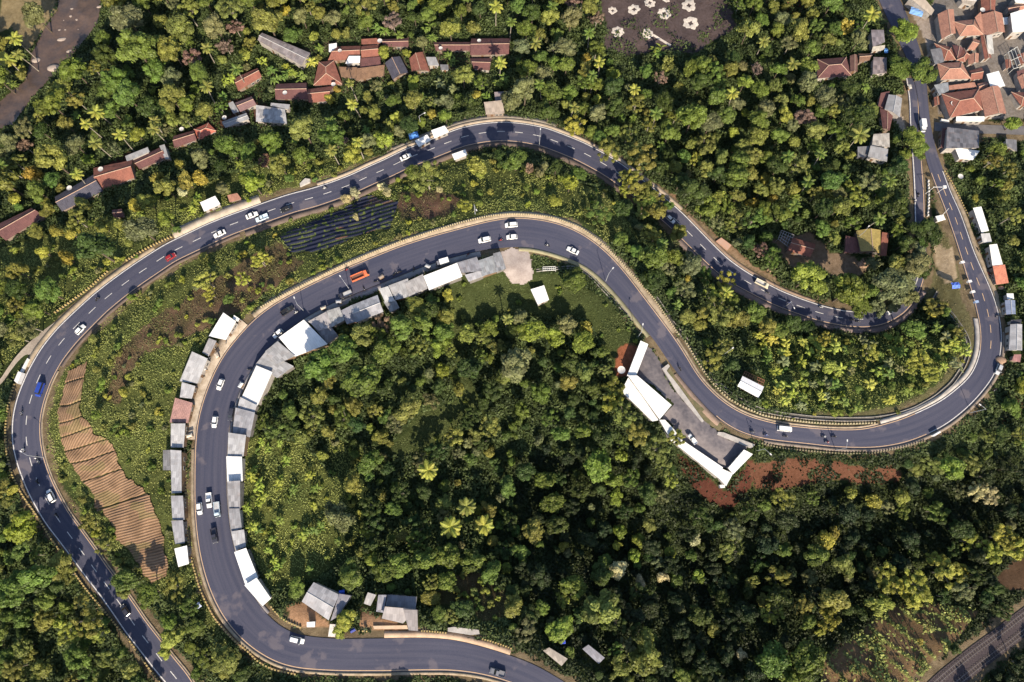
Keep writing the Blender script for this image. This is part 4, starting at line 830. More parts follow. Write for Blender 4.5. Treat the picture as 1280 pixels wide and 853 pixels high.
for l,q,c,d in SO: house(l,'stall',q,rnd.uniform(2.6,3.2),'metal',c,'shed',rnd.choice([1,2,3]),1,'roadside_stall',G4,d)
house('brown rubble-like tiled roof in the outer stall row','stall',[(220.6,499),(241,505),(234.6,528),(213,527.5)],2.9,'tile',(.30,.16,.14),'shed',3,1,'roadside_stall',G4)
# bottom houses
house('grey roofed house with a pale right half, left one at the bottom','house',TG([(205,115),(410,215),(325,420),(110,270)]),3.4,'metal',(.58,.57,.60),'g1',1,2,dirt=.5)
house('steep grey lean-to beside the bottom left house','lean-to',TG([(415,205),(505,220),(400,390),(340,425)]),2.9,'metal',(.36,.35,.40),'shed',1,2,'lean_to')
house('tiny white roofed booth at the road below the bottom left house','booth',TG([(150,435),(215,430),(215,475),(150,475)]),2.3,'metal',WHT,'flat',1,2,'booth',dirt=.1,details=False)
house('small grey roof standing alone left of the bottom right house','hut',TG([(640,195),(705,215),(660,305),(605,285)]),2.8,'metal',(.60,.58,.58),'shed',1,2,'hut')
house('narrow bluish lean-to on the left side of the bottom right house','lean-to',TG([(725,215),(790,215),(765,360),(705,350)]),2.8,'metal',(.42,.42,.48),'shed',1,2,'lean_to',dirt=.8)
house('bottom right house with a dark grey back and pale brown front roof','house',TG([(795,215),(1030,235),(1020,330),(780,305)]),3.5,'metal',(.30,.30,.34),'shed',1,0,dirt=.4,slope=-.15)
house('pale brown front roof of the bottom right house','porch',TG([(778,308),(1030,330),(920,445),(750,405)]),3.3,'metal',(.56,.51,.50),'shed',1,2,'porch',dirt=.3,slope=.12)
house('grey brown side roof reaching to the road beside a white pole','porch',TG([(925,330),(1035,335),(1040,505),(965,500)]),3.0,'metal',(.42,.38,.38),'shed',1,2,'porch',dirt=.3)
house('cream stone wall roof strip at the very bottom road edge','shed',Z(640,633,[(150,700),(180,685),(270,740),(240,775)]),2.0,'metal',(.6,.52,.44),'flat',1,2,'shed',details=False)
house('grey roof under trees at the bottom centre right','house',Z(640,633,[(340,690),(370,670),(450,735),(420,765)]),3.0,'metal',(.36,.36,.42),'shed',1,2)
# inner meadow cabin, hollow shed, rest area
house('lone white roofed cabin on the inner meadow','cabin',Z(640,210,[(90,592),(155,572),(180,640),(125,663)]),2.8,'metal',WHT,'shed',1,2,'cabin',dirt=.03)
house('lone white shed with an open timber rack behind it','shed',Z(640,420,[(1118,195),(1222,247),(1195,300),(1093,245)]),2.8,'metal',(.80,.80,.82),'g1',1,2,'shed',dirt=.1)
G5='white roofed rest area buildings round the parking lot'
house('narrow white wing at the upper end of the rest area','rest area wing',TF([(155,105),(192,122),(135,275),(92,272)]),3.2,'metal',WHT,'shed',1,1,'rest_area_wing',G5,.02)
house('largest white roof, the main hall of the rest area','rest area hall',TF([(95,272),(135,275),(308,413),(255,480)][:1]+[(140,272),(308,413),(250,482)]),3.6,'metal',WHT,'shed',1,1,'rest_area_hall',G5,.02,slope=.05)
house('left slanting white corner of the rest area main hall','rest area hall',TF([(100,276),(245,486),(215,492),(64,345)]),3.5,'metal',WHT,'flat',1,2,'rest_area_hall',G5,.02,details=False)
house('short white link roof between the main hall and the gallery','rest area link',TF([(248,484),(276,484),(336,548),(304,580)]),3.3,'metal',WHT,'flat',1,2,'rest_area_link',G5,.02,details=False)
house('long narrow white gallery roof at the lower edge of the lot','rest area gallery',TF([(318,555),(555,715),(540,770),(300,580)]),3.2,'metal',WHT,'shed',1,0,'rest_area_gallery',G5,.03)
house('white corner block where gallery and right wing meet','rest area block',TF([(540,715),(557,710),(612,748),(572,806)][:1]+[(605,745),(572,806),(538,768)]),3.4,'metal',WHT,'flat',1,2,'rest_area_block',G5,.02,details=False)
house('white right wing of the rest area ending at the road','rest area wing',TF([(655,630),(697,652),(606,748),(582,718)]),3.2,'metal',WHT,'shed',1,3,'rest_area_wing',G5,.02)
# stalls right of the right bend
G6='stalls right of the right road'
house('topmost long white stall right of the road','stall',Z(950,210,[(1025,200),(1065,193),(1110,305),(1075,315)]),2.9,'metal',WHT,'shed',1,3,'roadside_stall',G6,.05)
house('short off-white stall below the topmost one','stall',Z(950,210,[(1068,321),(1110,318),(1125,360),(1080,362)]),2.8,'metal',(.72,.70,.70),'shed',1,3,'roadside_stall',G6,.2)
house('long cream stall above the red roofed one','stall',Z(950,210,[(1105,377),(1142,373),(1178,470),(1128,478)]),2.9,'metal',(.80,.78,.74),'shed',1,3,'roadside_stall',G6,.1)
house('red orange tiled stall right of the road','stall',Z(950,210,[(1125,481),(1180,475),(1203,555),(1147,563)]),3.0,'tile',(.46,.16,.10),'shed',0,3,'roadside_stall',G6)
house('tiny white roof above the blue stall','stall',TE([(608,318),(648,318),(652,350),(612,352)]),2.5,'metal',WHT,'flat',1,3,'roadside_stall',G6,.1,details=False)
house('blue-grey rounded stall right of the road','stall',TE([(598,358),(658,358),(662,440),(606,442)]),2.8,'metal',(.30,.36,.52),'g0',1,3,'roadside_stall',G6,.3)
house('silvery ribbed stall at the right edge','stall',TE([(630,500),(700,500),(700,655),(622,655)]),2.9,'metal',(.56,.56,.58),'g0',1,3,'roadside_stall',G6,.6)
house('black sheet roof just above the silvery ribbed stall','stall',TE([(632,475),(695,472),(695,498),(632,500)]),2.7,'metal',(.07,.07,.09),'shed',1,3,'roadside_stall',G6,.3,details=False)
house('small pinkish red hut below the silvery stall','hut',TE([(650,680),(692,680),(688,725),(640,715)]),2.5,'metal',(.5,.25,.24),'shed',0,3,'hut',details=False)
# clearing houses
house('red tiled hut with a dark frame beside it in the clearing','house',Z(950,210,[(160,340),(265,370),(240,430),(135,400)]),3.1,'tile',TILE,'g1',0,2)
house('mossy green roofed house in the clearing','house',Z(950,210,[(470,308),(583,305),(580,412),(492,402)]),3.8,'tile',(.27,.20,.065),'g0',0,2)
house('dark red annex left of the mossy green roof','annex',Z(950,210,[(415,335),(488,348),(488,408),(413,410)]),3.0,'tile',TILED,'shed',0,2,'annex')
house('ragged red annex right of the mossy green roof','annex',Z(950,210,[(587,320),(618,325),(612,425),(584,420)]),3.0,'tile',TILE,'shed',0,2,'annex')
# open frames and racks
def frame(label,cat,quad,h,nx,ny,mat,name):
    P=np.array(quad,float); x,y,z=[float(v) for v in px2w(*P.mean(0),h)]; X,Y=ray_at(P[:,0],P[:,1],z+h); q=[Vector((X[i]-x,Y[i]-y,h)) for i in range(4)]; mb=MB(); HB.append(quad)
    for i in range(nx+1):
        t=i/nx; mb.tube([q[0].lerp(q[1],t),q[3].lerp(q[2],t)],[.09,.09],4)
    for i in range(ny+1):
        t=i/ny; mb.tube([q[0].lerp(q[3],t),q[1].lerp(q[2],t)],[.09,.09],4)
    e=empty(name,(x,y,z)); tag(e,label,cat); mb.build('roof_frame',mat,e)
    for p in q: b=MB(); b.tube([(p.x,p.y,-.4),(p.x,p.y,h)],[.08,.08],5); b.build('post',mat,e)
frame('open grey timber roof frame left of the red hut in the clearing','roof frame',Z(950,210,[(105,303),(165,325),(140,385),(88,345)]),2.8,5,4,plain('old_timber',(.36,.35,.38)),'roof_frame')
frame('red brown open timber rack behind the lone white shed','timber rack',Z(640,420,[(1130,172),(1225,215),(1215,240),(1120,193)]),2.0,9,2,plain('red_timber',(.28,.12,.08)),'timber_rack')
frame('white open pole frame in the village right part','pole frame',T9([(1110,560),(1210,500),(1290,700),(1170,735)]),3.0,3,2,plain('frame_white',(.66,.66,.62)),'pole_frame')
frame('small white railed platform left of the ditch by the dirt clearing','platform',Z(640,210,[(150,480),(210,478),(212,497),(150,498)]),1.2,6,2,plain('frame_white',(.66,.66,.62)),'platform')
# dishes, tanks, tarps, misc
MD=plain('dish_grey',(.58,.56,.55),(.4,.38,.37),.6,2)
def dish(px,py,r,label,h=3.9):
    x,y,z=[float(v) for v in px2w(px,py,h)]; e=empty('satellite_dish',(x,y,z+h)); tag(e,label,'satellite dish','satellite dishes on the roofs'); b=MB(); rings=[(.02,-.18),(.45*r,-.12),(.8*r,.0),(r,.12)]
    prev=None
    for q,(rr,zz) in enumerate(rings):
        cur=[(math.cos(k*math.pi/8)*rr,math.sin(k*math.pi/8)*rr-.1,zz+.3) for k in range(16)]
        if prev:
            for k in range(16): b.face([prev[k],prev[(k+1)%16],cur[(k+1)%16],cur[k]])
        prev=cur
    b.build('bowl',MD,e); c=MB(); c.tube([(0,0,-.9),(0,0,.12)],[.05,.05],5); c.tube([(0,-.1,.15),(0,-.2,.8)],[.025,.02],4); c.build('mast',M_WIN,e)
for p in [(1191,130,1.0,'dish on the large square tiled house'),(475,51.7,1.0,'dish at the end of the narrow red hamlet roof'),(425,64,.8,'dish on the long red hamlet house'),(551,61,.8,'dish at the right of the hamlet over dark roofs'),(417,106,.9,'dish at the white eave of the left hamlet house'),(356.5,116.5,.9,'dish on the dark red roof left of the hamlet bottom'),(599,51.5,.8,'dish on the wide red roof at the far right of the hamlet'),(126.4,212,1.0,'dish at the left corner of the red brown roof'),(87.5,235.5,1.0,'dish at the upper edge of the dark slate roof'),(227.5,162,.9,'dish above the dark red roof left of the bright red one'),(281,147.5,.9,'dish left of the long pale grey roof'),(776.5,462.5,1.3,'large round dish beside the rest area upper wing'),(1227.5,13,1.0,'dish at the top of the village near the dark red house'),(1014,99,1.0,'dish in the trees left of the dark hipped house'),(1200,221,1.0,'pale dish in the bushes right of the road')]: dish(*p)
def thing1(name,label,cat,mb,mat,px,py,h=0,group=None,rz=0):
    x,y,z=[float(v) for v in px2w(px,py,h)]; o=mb.build(name,mat,None,(x,y,z+h),rz); tag(o,label,cat,group); return o
def tarp(px,py,w,d,rz,label,c,h=2.3):
    x,y,z=[float(v) for v in px2w(px,py,h)]; e=empty('canopy_tent',(x,y,z),rz); tag(e,label,'canopy tent'); b=MB(); n_=6
    P=[[Vector(((i/n_-.5)*w,(j/n_-.5)*d,h+.5*(1-abs(2*j/n_-1))-.12*math.sin(i*2.1)*math.sin(j*1.7))) for i in range(n_+1)] for j in range(n_+1)]
    for j in range(n_):
        for i in range(n_): b.face([P[j][i],P[j][i+1],P[j+1][i+1],P[j+1][i]])
    b.build('sheet',plain('tarp_%d'%int(c[2]*100+c[0]*10),c,tuple(v*.75 for v in c),.5,1),e)
    for sx in(-1,1):
        for sy in(-1,1): q=MB(); q.tube([(sx*w*.48,sy*d*.48,-.3),(sx*w*.48,sy*d*.48,h)],[.04,.04],5); q.build('post',M_WIN,e)
tarp(1145.5,15,5.0,3.4,-.35,'light blue tarpaulin canopy at the top of the village street',(.20,.38,.72))
tarp(517,169.5,3.6,2.6,.3,'blue tarpaulin beside the white stalls at the top road',(.10,.28,.70))
tarp(1194.3,357,2.9,2.3,.1,'blue and white tent on the dry grass near the right bend',(.12,.22,.75))
tarp(441,788,1.6,1.1,.5,'small dark blue cover under the yellow roadside tree',(.05,.07,.3),1.6)
tarp(427.5,740.5,1.7,1.3,.2,'small blue sheet over the roof gap of the bottom left house',(.03,.10,.62),3.6)
tarp(703,801,1.6,2.0,.2,'deep blue sheet in the trees at the bottom',(.02,.06,.55),2.6)
tarp(248,757,1.5,1.6,.6,'pale blue small tarp left of the lower main road',(.42,.48,.66),1.6)
tarp(1107.0,63.5,1.5,2.2,.1,'blue barrel cover beside the cream awning',(.12,.30,.62),2.2)
# masonry and signs
def slab(name,label,cat,quad,h,mat,group=None):
    P=np.array(quad,float); x,y,z=[float(v) for v in px2w(*P.mean(0),h)]; X,Y=ray_at(P[:,0],P[:,1],z+h); b=MB(); bot=[(X[i]-x,Y[i]-y,-.5) for i in range(len(P))]; 
    A_=sum(bot[i][0]*bot[(i+1)%len(P)][1]-bot[(i+1)%len(P)][0]*bot[i][1] for i in range(len(P)))
    if A_<0: bot=bot[::-1]
    b.prism(bot,[(p[0],p[1],h) for p in bot]); o=b.build(name,mat,None,(x,y,z)); tag(o,label,cat,group); HB.append(quad); return o
MWH=plain('sign_white',(.78,.77,.76),(.6,.58,.57),.6,1)
slab('retaining_wall','pale curved retaining wall of the planted island beside the parking lot','retaining wall',TF([(262,235),(292,213),(300,225),(285,245),(350,330),(465,490),(455,497),(335,352)]),.7,plain('pale_stone',(.50,.46,.43),(.3,.28,.26),.9,.6))
slab('planted_island','long planted island between the main road and the parking lot','planted island',TF([(300,228),(330,285),(400,375),(480,445),(555,515),(540,540),(465,488),(352,330),(285,248)]),.45,plain('island_soil',(.20,.15,.09),(.08,.09,.04),.95,.8))
slab('boundary_wall','stone wall from the island to the lower right wing along the road','boundary wall',TF([(532,543),(560,545),(712,605),(695,622),(530,556)]),.6,plain('pale_stone',(.50,.46,.43)))
slab('sign_board','long white board standing by the outermost left road edge','sign board',Z(0,420,[(68,218),(88,172),(104,178),(85,232)]),2.0,MWH)
slab('sign_board','white board on the verge under the right part of the main road','sign board',Z(950,420,[(838,482),(873,462),(878,468),(845,488)]),1.6,MWH)
slab('railing','thin white rail leading down to the white board at the left road','railing',Z(0,420,[(98,172),(132,108),(138,112),(104,178)]),1.0,MWH)
slab('loam_heap','orange block of bricks beside the old road left of the lorry','brick stack',Z(640,210,[(990,355),(1015,338),(1065,375),(1045,398)]),.8,plain('orange_brick',(.5,.27,.18),(.4,.3,.25),.9,3))
slab('water_tank','small white tank beside the lower corner block','water tank',TF([(540,800),(565,797),(567,813),(545,815)]),1.5,MWH)
slab('concrete_block','cluster of pale blocks at the roadside left of the two motorcycles on top road','concrete blocks',Z(320,210,[(212,75),(238,50),(262,54),(260,68),(234,80),(214,90)]),.9,plain('pale_block',(.5,.47,.44)))
slab('concrete_steps','pale steps and wall beside the brown scrub at the bottom','steps',Z(320,633,[(930,590),(960,585),(1080,600),(1085,620),(1040,625),(930,608)]),.7,plain('pale_stone',(.5,.46,.43)))
slab('sand_heap','cream sand strip in front of the bottom right house','sand heap',TG([(680,465),(950,460),(960,490),(690,490)]),.35,plain('sand',(.62,.47,.33),(.5,.36,.25),.95,1))
slab('paved_apron','white paved apron at the road below the bottom left house','apron',TG([(335,450),(420,455),(400,555),(320,550)]),.22,plain('apron',(.72,.68,.63),(.5,.46,.42),.9,1))
slab('lean_fence','pale low wall at the grey building corner by the side street','low wall',T9b([(400,500),(480,515),(485,535),(400,515)]),1.0,MWH)
# street lamps and poles
def lamp(px,py,ang,label,H_=8.0,arm=2.2,c=(.42,.43,.46),head=(.7,.12,.35),cat='street lamp',nm='street_lamp'):
    x,y,z=[float(v) for v in px2w(px,py)]; e=empty(nm,(x,y,z),ang); tag(e,label,cat); m_=plain('pole_grey_%d'%int(c[0]*100),c,None,.6,1)
    b=MB(); b.tube([(0,0,-.3),(0,0,H_*.6),(0,0,H_)],[.11,.09,.07],6); b.build('pole',m_,e)
    if arm: b=MB(); b.tube([(0,0,H_-.1),(arm*.5,0,H_+.25),(arm,0,H_+.3)],[.06,.05,.05],5); b.build('arm',m_,e); b=MB(); b.box((arm+.2,0,H_+.28),(head[0],head[2],head[1])); b.build('lamp_head',MWH,e)
for L in [(594,268,-1.2,'street lamp on the outer kerb above the vegetable beds'),(437,362,2.2,'street lamp beside the dark truck parked at the stalls'),(674,183,1.5,'white street lamp inside the top road bend'),(797,422,1.4,'street lamp at the upper tip of the rest area'),(757,352,.9,'street lamp on the inner verge of the descending main road'),(945,564,-.8,'lamp pole at the right wing of the rest area'),(1044,563,1.4,'bluish lamp pole at the outer edge above the red soil'),(1213,516,2.5,'bluish lamp pole at the outer edge of the right bend'),(527,160,.5,'lamp post behind the blue tarpaulin at the top road'),(55,572,2.6,'lamp pole leaning over the verge right of the left road'),(900,447,.6,'pale pole at the ditch left of the lone white shed'),(380,389,2.0,'white pole between the stalls and the dark car'),(1068,300,.9,'utility pole behind the clearing house'),(978,386,-1.2,'lamp post on the lower verge below the cream lorry')]: lamp(*L)
def gantry(px,py,w,ang,label):
    x,y,z=[float(v) for v in px2w(px,py)]; e=empty('lamp_gantry',(x,y,z),ang); tag(e,label,'sign gantry'); 
    for s in(-1,1): b=MB(); b.tube([(s*w/2,0,-.3),(s*w/2,0,5.2)],[.1,.08],6); b.build('post',MWH,e)
    b=MB(); b.tube([(-w/2-.4,0,5.2),(w/2+.4,0,5.2)],[.09,.09],6); b.build('beam',MWH,e); b=MB(); b.box((w*.45,0,5.3),(1.2,1.0,.5)); b.build('lamp_head',MWH,e)
gantry(1164,242,4.0,0,'white gantry spanning the narrow median between the two right roads')
for i,(px,py,l) in enumerate([(1203,328,'topmost white chevron sign on the median verge'),(1212,352,'second white chevron sign on the median verge'),(1216,365,'third white chevron sign on the median verge'),(1220.5,377.5,'bluish lowest sign on the median verge')]):
    x,y,z=[float(v) for v in px2w(px,py,1.5)]; e=empty('chevron_sign',(x,y,z),.3); tag(e,l,'road sign','signs on the median verge'); b=MB(); b.tube([(0,0,-.3),(0,0,1.6)],[.05,.05],5); b.build('post',M_WIN,e)
    b=MB(); b.prism([(-.9,-.22,1.0),(.9,-.06,1.0),(.9,.06,1.0),(-.9,.22,1.0)],[(-.7,-.5,1.9),(.7,-.5,1.75),(.7,.35,1.75),(-.7,.5,1.9)]); b.build('sign_panel',MWH if i<3 else plain('sign_blue',(.35,.45,.65)),e)
x,y,z=[float(v) for v in px2w(1175,273,2)]; e=empty('sign_tower',(x,y,z),.25); tag(e,'white police-post style sign tower on the median','sign tower')
b=MB(); b.prism([(-1.3,-.8,-.3),(1.3,-.8,-.3),(1.3,.8,-.3),(-1.3,.8,-.3)],[(-1.3,-.8,2.2),(1.3,-.8,2.2),(1.3,.8,2.2),(-1.3,.8,2.2)]); b.build('cabin',WALLM[1],e)
b=MB(); b.prism([(-1.6,-1.1,2.2),(1.6,-1.1,2.2),(1.6,1.1,2.2),(-1.6,1.1,2.2)],[(-1.5,-1.0,2.4),(1.5,-1.0,2.4),(1.5,1.0,2.4),(-1.5,1.0,2.4)]); b.build('roof',MWH,e)
b=MB(); b.tube([(.8,.6,2.3),(1.2,1.6,6.5)],[.09,.06],6); b.build('mast',MWH,e)
HB.append([(1160,255),(1190,255),(1190,290),(1160,290)])
# crates of rubble around the clearing house and yards
ruby=plain('rubble',(.42,.27,.18),(.2,.14,.10),.95,2,bs=.5)
for (px,py,r,l) in [(1080,328,3.2,'orange rubble heap below the mossy green roof'),(1090,322,2.0,'smaller rubble heap under the ragged red annex'),(1252,360,1.8,'heap of pale junk below the red stall'),(965,337,1.9,'pale gravel heap beside the forest edge near the cream lorry'),(1248,450,2.3,'dull earth heap beside the pinkish hut'),(1100,168,2.0,'rubble beside the pale cluttered roof')]:
    x,y,z=[float(v) for v in px2w(px,py)]; o=obj('rubble_heap',blob('rubble_heap',r,int(px),(1,.7,.35),3,.5),None,(x,y,z)); o.data.materials.append(ruby); tag(o,l,'rubble heap')

# ------------------------------------------------------------------ vehicles
def loft(mb,secs,mi=0):
    """secs: (x, z0, z1, half width low, half width top)"""
    rings=[]
    for x,z0,z1,w0,w1 in secs:
        zm=z0+(z1-z0)*.55; rings.append([(x,-w0*.9,z0),(x,-w0,z0+.12*(z1-z0)),(x,-(w0+w1)/2,zm),(x,-w1*.93,z1),(x,w1*.93,z1),(x,(w0+w1)/2,zm),(x,w0,z0+.12*(z1-z0)),(x,w0*.9,z0)])
    b0=len(mb.v)
    for r in rings: mb.v+=r
    for i in range(len(rings)-1):
        for k in range(8):
            mb.f.append((b0+i*8+k,b0+i*8+(k+1)%8,b0+(i+1)*8+(k+1)%8,b0+(i+1)*8+k)[::-1]); mb.mi.append(mi); mb.uv.append([(0,0)]*4)
    mb.f.append(tuple(b0+k for k in range(8))); mb.f.append(tuple(b0+(len(rings)-1)*8+k for k in range(8))[::-1]); mb.mi+=[mi,mi]; mb.uv+=[[(0,0)]*8]*2
def paint(nm,c):
    k='paint_'+nm
    if k in MATS: return MATS[k]
    m,nt,b=newmat(k); b.inputs['Base Color'].default_value=(*c,1); b.inputs['Roughness'].default_value=.38; b.inputs['Coat Weight'].default_value=.4; b.inputs['Coat Roughness'].default_value=.15; MATS[k]=m; return m
PC={'white':(.78,.78,.78),'black':(.02,.02,.022),'red':(.28,.02,.025),'blue':(.02,.05,.30),'grey':(.18,.18,.2),'silver':(.45,.46,.48),'orange':(.62,.16,.07),'cream':(.66,.60,.46),'dark':(.035,.035,.05),'ice':(.55,.66,.74)}
GL=plain('car_glass',(.015,.018,.025),(.02,.022,.03),.08,spec=.8); TY=plain('tyre_rubber',(.02,.02,.02),None,.9); RIM=plain('rim_alloy',(.4,.4,.42),None,.4,1,.7); HLm=plain('headlight_lens',(.7,.7,.68),None,.2); TLm=plain('taillight_lens',(.35,.02,.02),None,.3)
def wheel_mesh(r=.31,w=.2):
    b=MB(); b.tube([(0,-w/2,0),(0,w/2,0)],[r,r],14); return b.mesh('tyre',TY)
def rim_mesh(r=.19,w=.215):
    b=MB(); b.tube([(0,-w/2,0),(0,w/2,0)],[r,r],10); return b.mesh('rim',RIM)
WM,RMM=wheel_mesh(),rim_mesh(); WMb,RMb=wheel_mesh(.42,.26),rim_mesh(.25,.275)
def wheels(e,xs,y,r,big=False):
    for x in xs:
        for s in(-1,1):
            w=obj('wheel',(WMb if big else WM),e,(x,s*y,r)); obj('rim',(RMb if big else RMM),w)
def bits(e,xf,xr,y,z):
    for s in(-1,1):
        b=MB(); b.box((xf,s*y,z),(.14,.34,.16)); b.build('headlight',HLm,e); b=MB(); b.box((xr,s*y,z+.1),(.1,.28,.2)); b.build('tail_light',TLm,e)
VCACHE={}
def proto(kind,color):
    e=empty(kind,(0,0,0)); P_=paint(color,PC[color])
    if kind in('sedan','hatchback','minivan','minibus'):
        L={'sedan':4.4,'hatchback':3.8,'minivan':4.4,'minibus':4.8}[kind]; h=L/2; W={'sedan':.85,'hatchback':.82,'minivan':.84,'minibus':.9}[kind]; HT={'sedan':1.45,'hatchback':1.5,'minivan':1.7,'minibus':2.05}[kind]
        wsx={'sedan':.85,'hatchback':.8,'minivan':1.15,'minibus':1.75}[kind]; wst={'sedan':.25,'hatchback':.25,'minivan':.5,'minibus':1.3}[kind]
        rrt={'sedan':-.95,'hatchback':-1.45,'minivan':-1.8,'minibus':-2.15}[kind]; rrb={'sedan':-1.55,'hatchback':-1.75,'minivan':-2.05,'minibus':-2.3}[kind]
        bz={'sedan':.92,'hatchback':.95,'minivan':1.0,'minibus':1.15}[kind]
        b=MB(); loft(b,[(-h,.35,bz-.12,W*.86,W*.78),(-h+.18,.24,bz,W*.97,W*.9),(0,.2,bz+.02,W,W*.93),(wsx+.1,.22,bz,W,W*.9),(h-.35,.24,bz-.2,W*.95,W*.84),(h,.36,bz-.33,W*.78,W*.7)]); b.build('body',P_,e)
        b=MB(); loft(b,[(rrb,bz-.02,bz+.03,W*.88,W*.82),(rrt,bz-.02,HT-.06,W*.9,W*.72),(wst,bz-.02,HT-.05,W*.9,W*.72),(wsx,bz-.02,bz+.03,W*.88,W*.82)]); b.build('window_glass',GL,e)
        b=MB(); loft(b,[(rrt-.02,HT-.09,HT-.02,W*.74,W*.66),((rrt+wst)/2,HT-.09,HT+.02,W*.76,W*.68),(wst-.02,HT-.09,HT-.02,W*.74,W*.66)]); b.build('roof',P_,e)
        wheels(e,(h-.85,-h+.8),W-.08,.31); bits(e,h-.14,-h+.05,W*.6,.62)
        for s in(-1,1): b=MB(); b.box((wsx-.1,s*(W+.1),bz+.08),(.14,.2,.13)); b.build('wing_mirror',P_,e)
    elif kind=='pickup':
        b=MB(); loft(b,[(2.3,.4,.72,.7,.64),(1.9,.28,.88,.84,.76),(.9,.25,.98,.87,.8),(-.3,.25,1.0,.87,.8),(-.35,.3,.7,.86,.8),(-2.35,.3,.7,.86,.8)][::-1]); b.build('body',P_,e)
        b=MB(); loft(b,[(-.35,.95,1.6,.78,.64),(.45,.95,1.6,.78,.64),(1.05,.95,1.0,.76,.7)]); b.build('window_glass',GL,e)
        b=MB(); loft(b,[(-.38,1.56,1.64,.66,.6),(.4,1.56,1.64,.66,.6)]); b.build('roof',P_,e)
        b=MB()
        for s in(-1,1): b.box((-1.38,s*.83,.88),(1.95,.06,.45))
        b.box((-2.33,0,.88),(.06,1.66,.45)); b.box((-.42,0,.9),(.06,1.6,.5)); b.build('cargo_bed',P_,e)
        wheels(e,(1.45,-1.5),.78,.33); bits(e,2.2,-2.36,.6,.62)
    else: # trucks
        L={'lorry':6.2,'small_truck':4.6,'box_truck':4.6}[kind]; h=L/2; box={'lorry':P_,'small_truck':P_,'box_truck':P_}[kind]
        cw=.98 if kind=='lorry' else .85; ct=2.2 if kind=='lorry' else 1.85; cl=1.5 if kind=='lorry' else 1.25
        b=MB(); loft(b,[(h-cl,.5,ct,cw,cw*.88),(h-cl+.3,.45,ct+.05,cw,cw*.9),(h-.45,.45,ct,cw,cw*.86),(h-.05,.45,1.25,cw*.97,cw*.9),(h,.5,1.0,cw*.9,cw*.85)]); b.build('cab',P_,e)
        b=MB(); b.prism([(h-.44,-cw*.8,ct-.08),(h-.06,-cw*.84,1.3),(h-.06,cw*.84,1.3),(h-.44,cw*.8,ct-.08)],[(h-.40,-cw*.8,ct-.05),(h-.02,-cw*.84,1.33),(h-.02,cw*.84,1.33),(h-.40,cw*.8,ct-.05)]); b.build('windscreen',GL,e)
        b=MB(); b.box((-.1,0,.6),(L-.4,cw*1.1,.22)); b.build('chassis',TY,e)
        x0,x1=-h,h-cl-.12; b=MB(); bx=(x0+x1)/2; bl_=x1-x0; bw=cw*2.08; bh=1.15 if kind=='lorry' else .5
        if kind=='box_truck': b.box((bx,0,1.65),(bl_,bw,1.7)); b.build('cargo_box',paint('white',PC['white']),e)
        else:
            b.box((bx,0,.85),(bl_,bw,.14))
            for s in(-1,1): b.box((bx,s*(bw/2-.05),.9+bh/2),(bl_,.1,bh))
            b.box((x0+.05,0,.9+bh/2),(.1,bw-.2,bh)); b.box((x1-.05,0,.9+bh/2),(.1,bw-.2,bh+.2)); b.build('cargo_bed',P_,e)
            ld=plain('cargo_load',(.22,.10,.07),(.12,.07,.05),.9,2,bs=.4) if color=='orange' else plain('cargo_cover',(.5,.5,.5),(.3,.3,.32),.9,1)
            b=MB(); b.box((bx,0,.92+bh*.2),(bl_-.3,bw-.3,bh*.4)); b.build('cargo',ld,e)
        wheels(e,(h-.9,-h+1.1),cw-.1,.42,True); bits(e,h-.02,-h+.02,cw*.65,.75)
    return e
RP=np.r_[np.c_[RB[:,:2],ZB],np.c_[RA[:,:2],ZA+.02],np.c_[SIDE[:,:2],ZS]]; RT=np.r_[np.gradient(RB[:,:2],axis=0),np.gradient(RA[:,:2],axis=0),np.gradient(SIDE[:,:2],axis=0)]
def onroad(px,py,h=.8):
    x,y,z=[float(v) for v in px2w(px,py,h)]
    for _ in range(3):
        k=int(np.hypot(RP[:,0]-x,RP[:,1]-y).argmin()); z=float(RP[k,2]); x,y=[float(v) for v in ray_at(px,py,z+h)]
    return x,y,z,math.atan2(RT[k,1],RT[k,0])
used={}
def vehicle(kind,color,px,py,label,cat,flip=False,dr=0.0,group='vehicles on the roads',sc=1.0,ang=None):
    if (kind,color) in used: e=copy_tree(used[(kind,color)])
    else: e=proto(kind,color); used[(kind,color)]=e
    x,y,z,a_=onroad(px,py,.9); e.location=(x,y,z+.02); e.rotation_euler=(0,0,(a_ if ang is None else ang)+(math.pi if flip else 0)+dr); e.scale=(sc,)*3
    tag(e,label,cat,group); LM.append((label,px,py)); return e
LM=[]
def veh(*A_): vehicle(*A_)
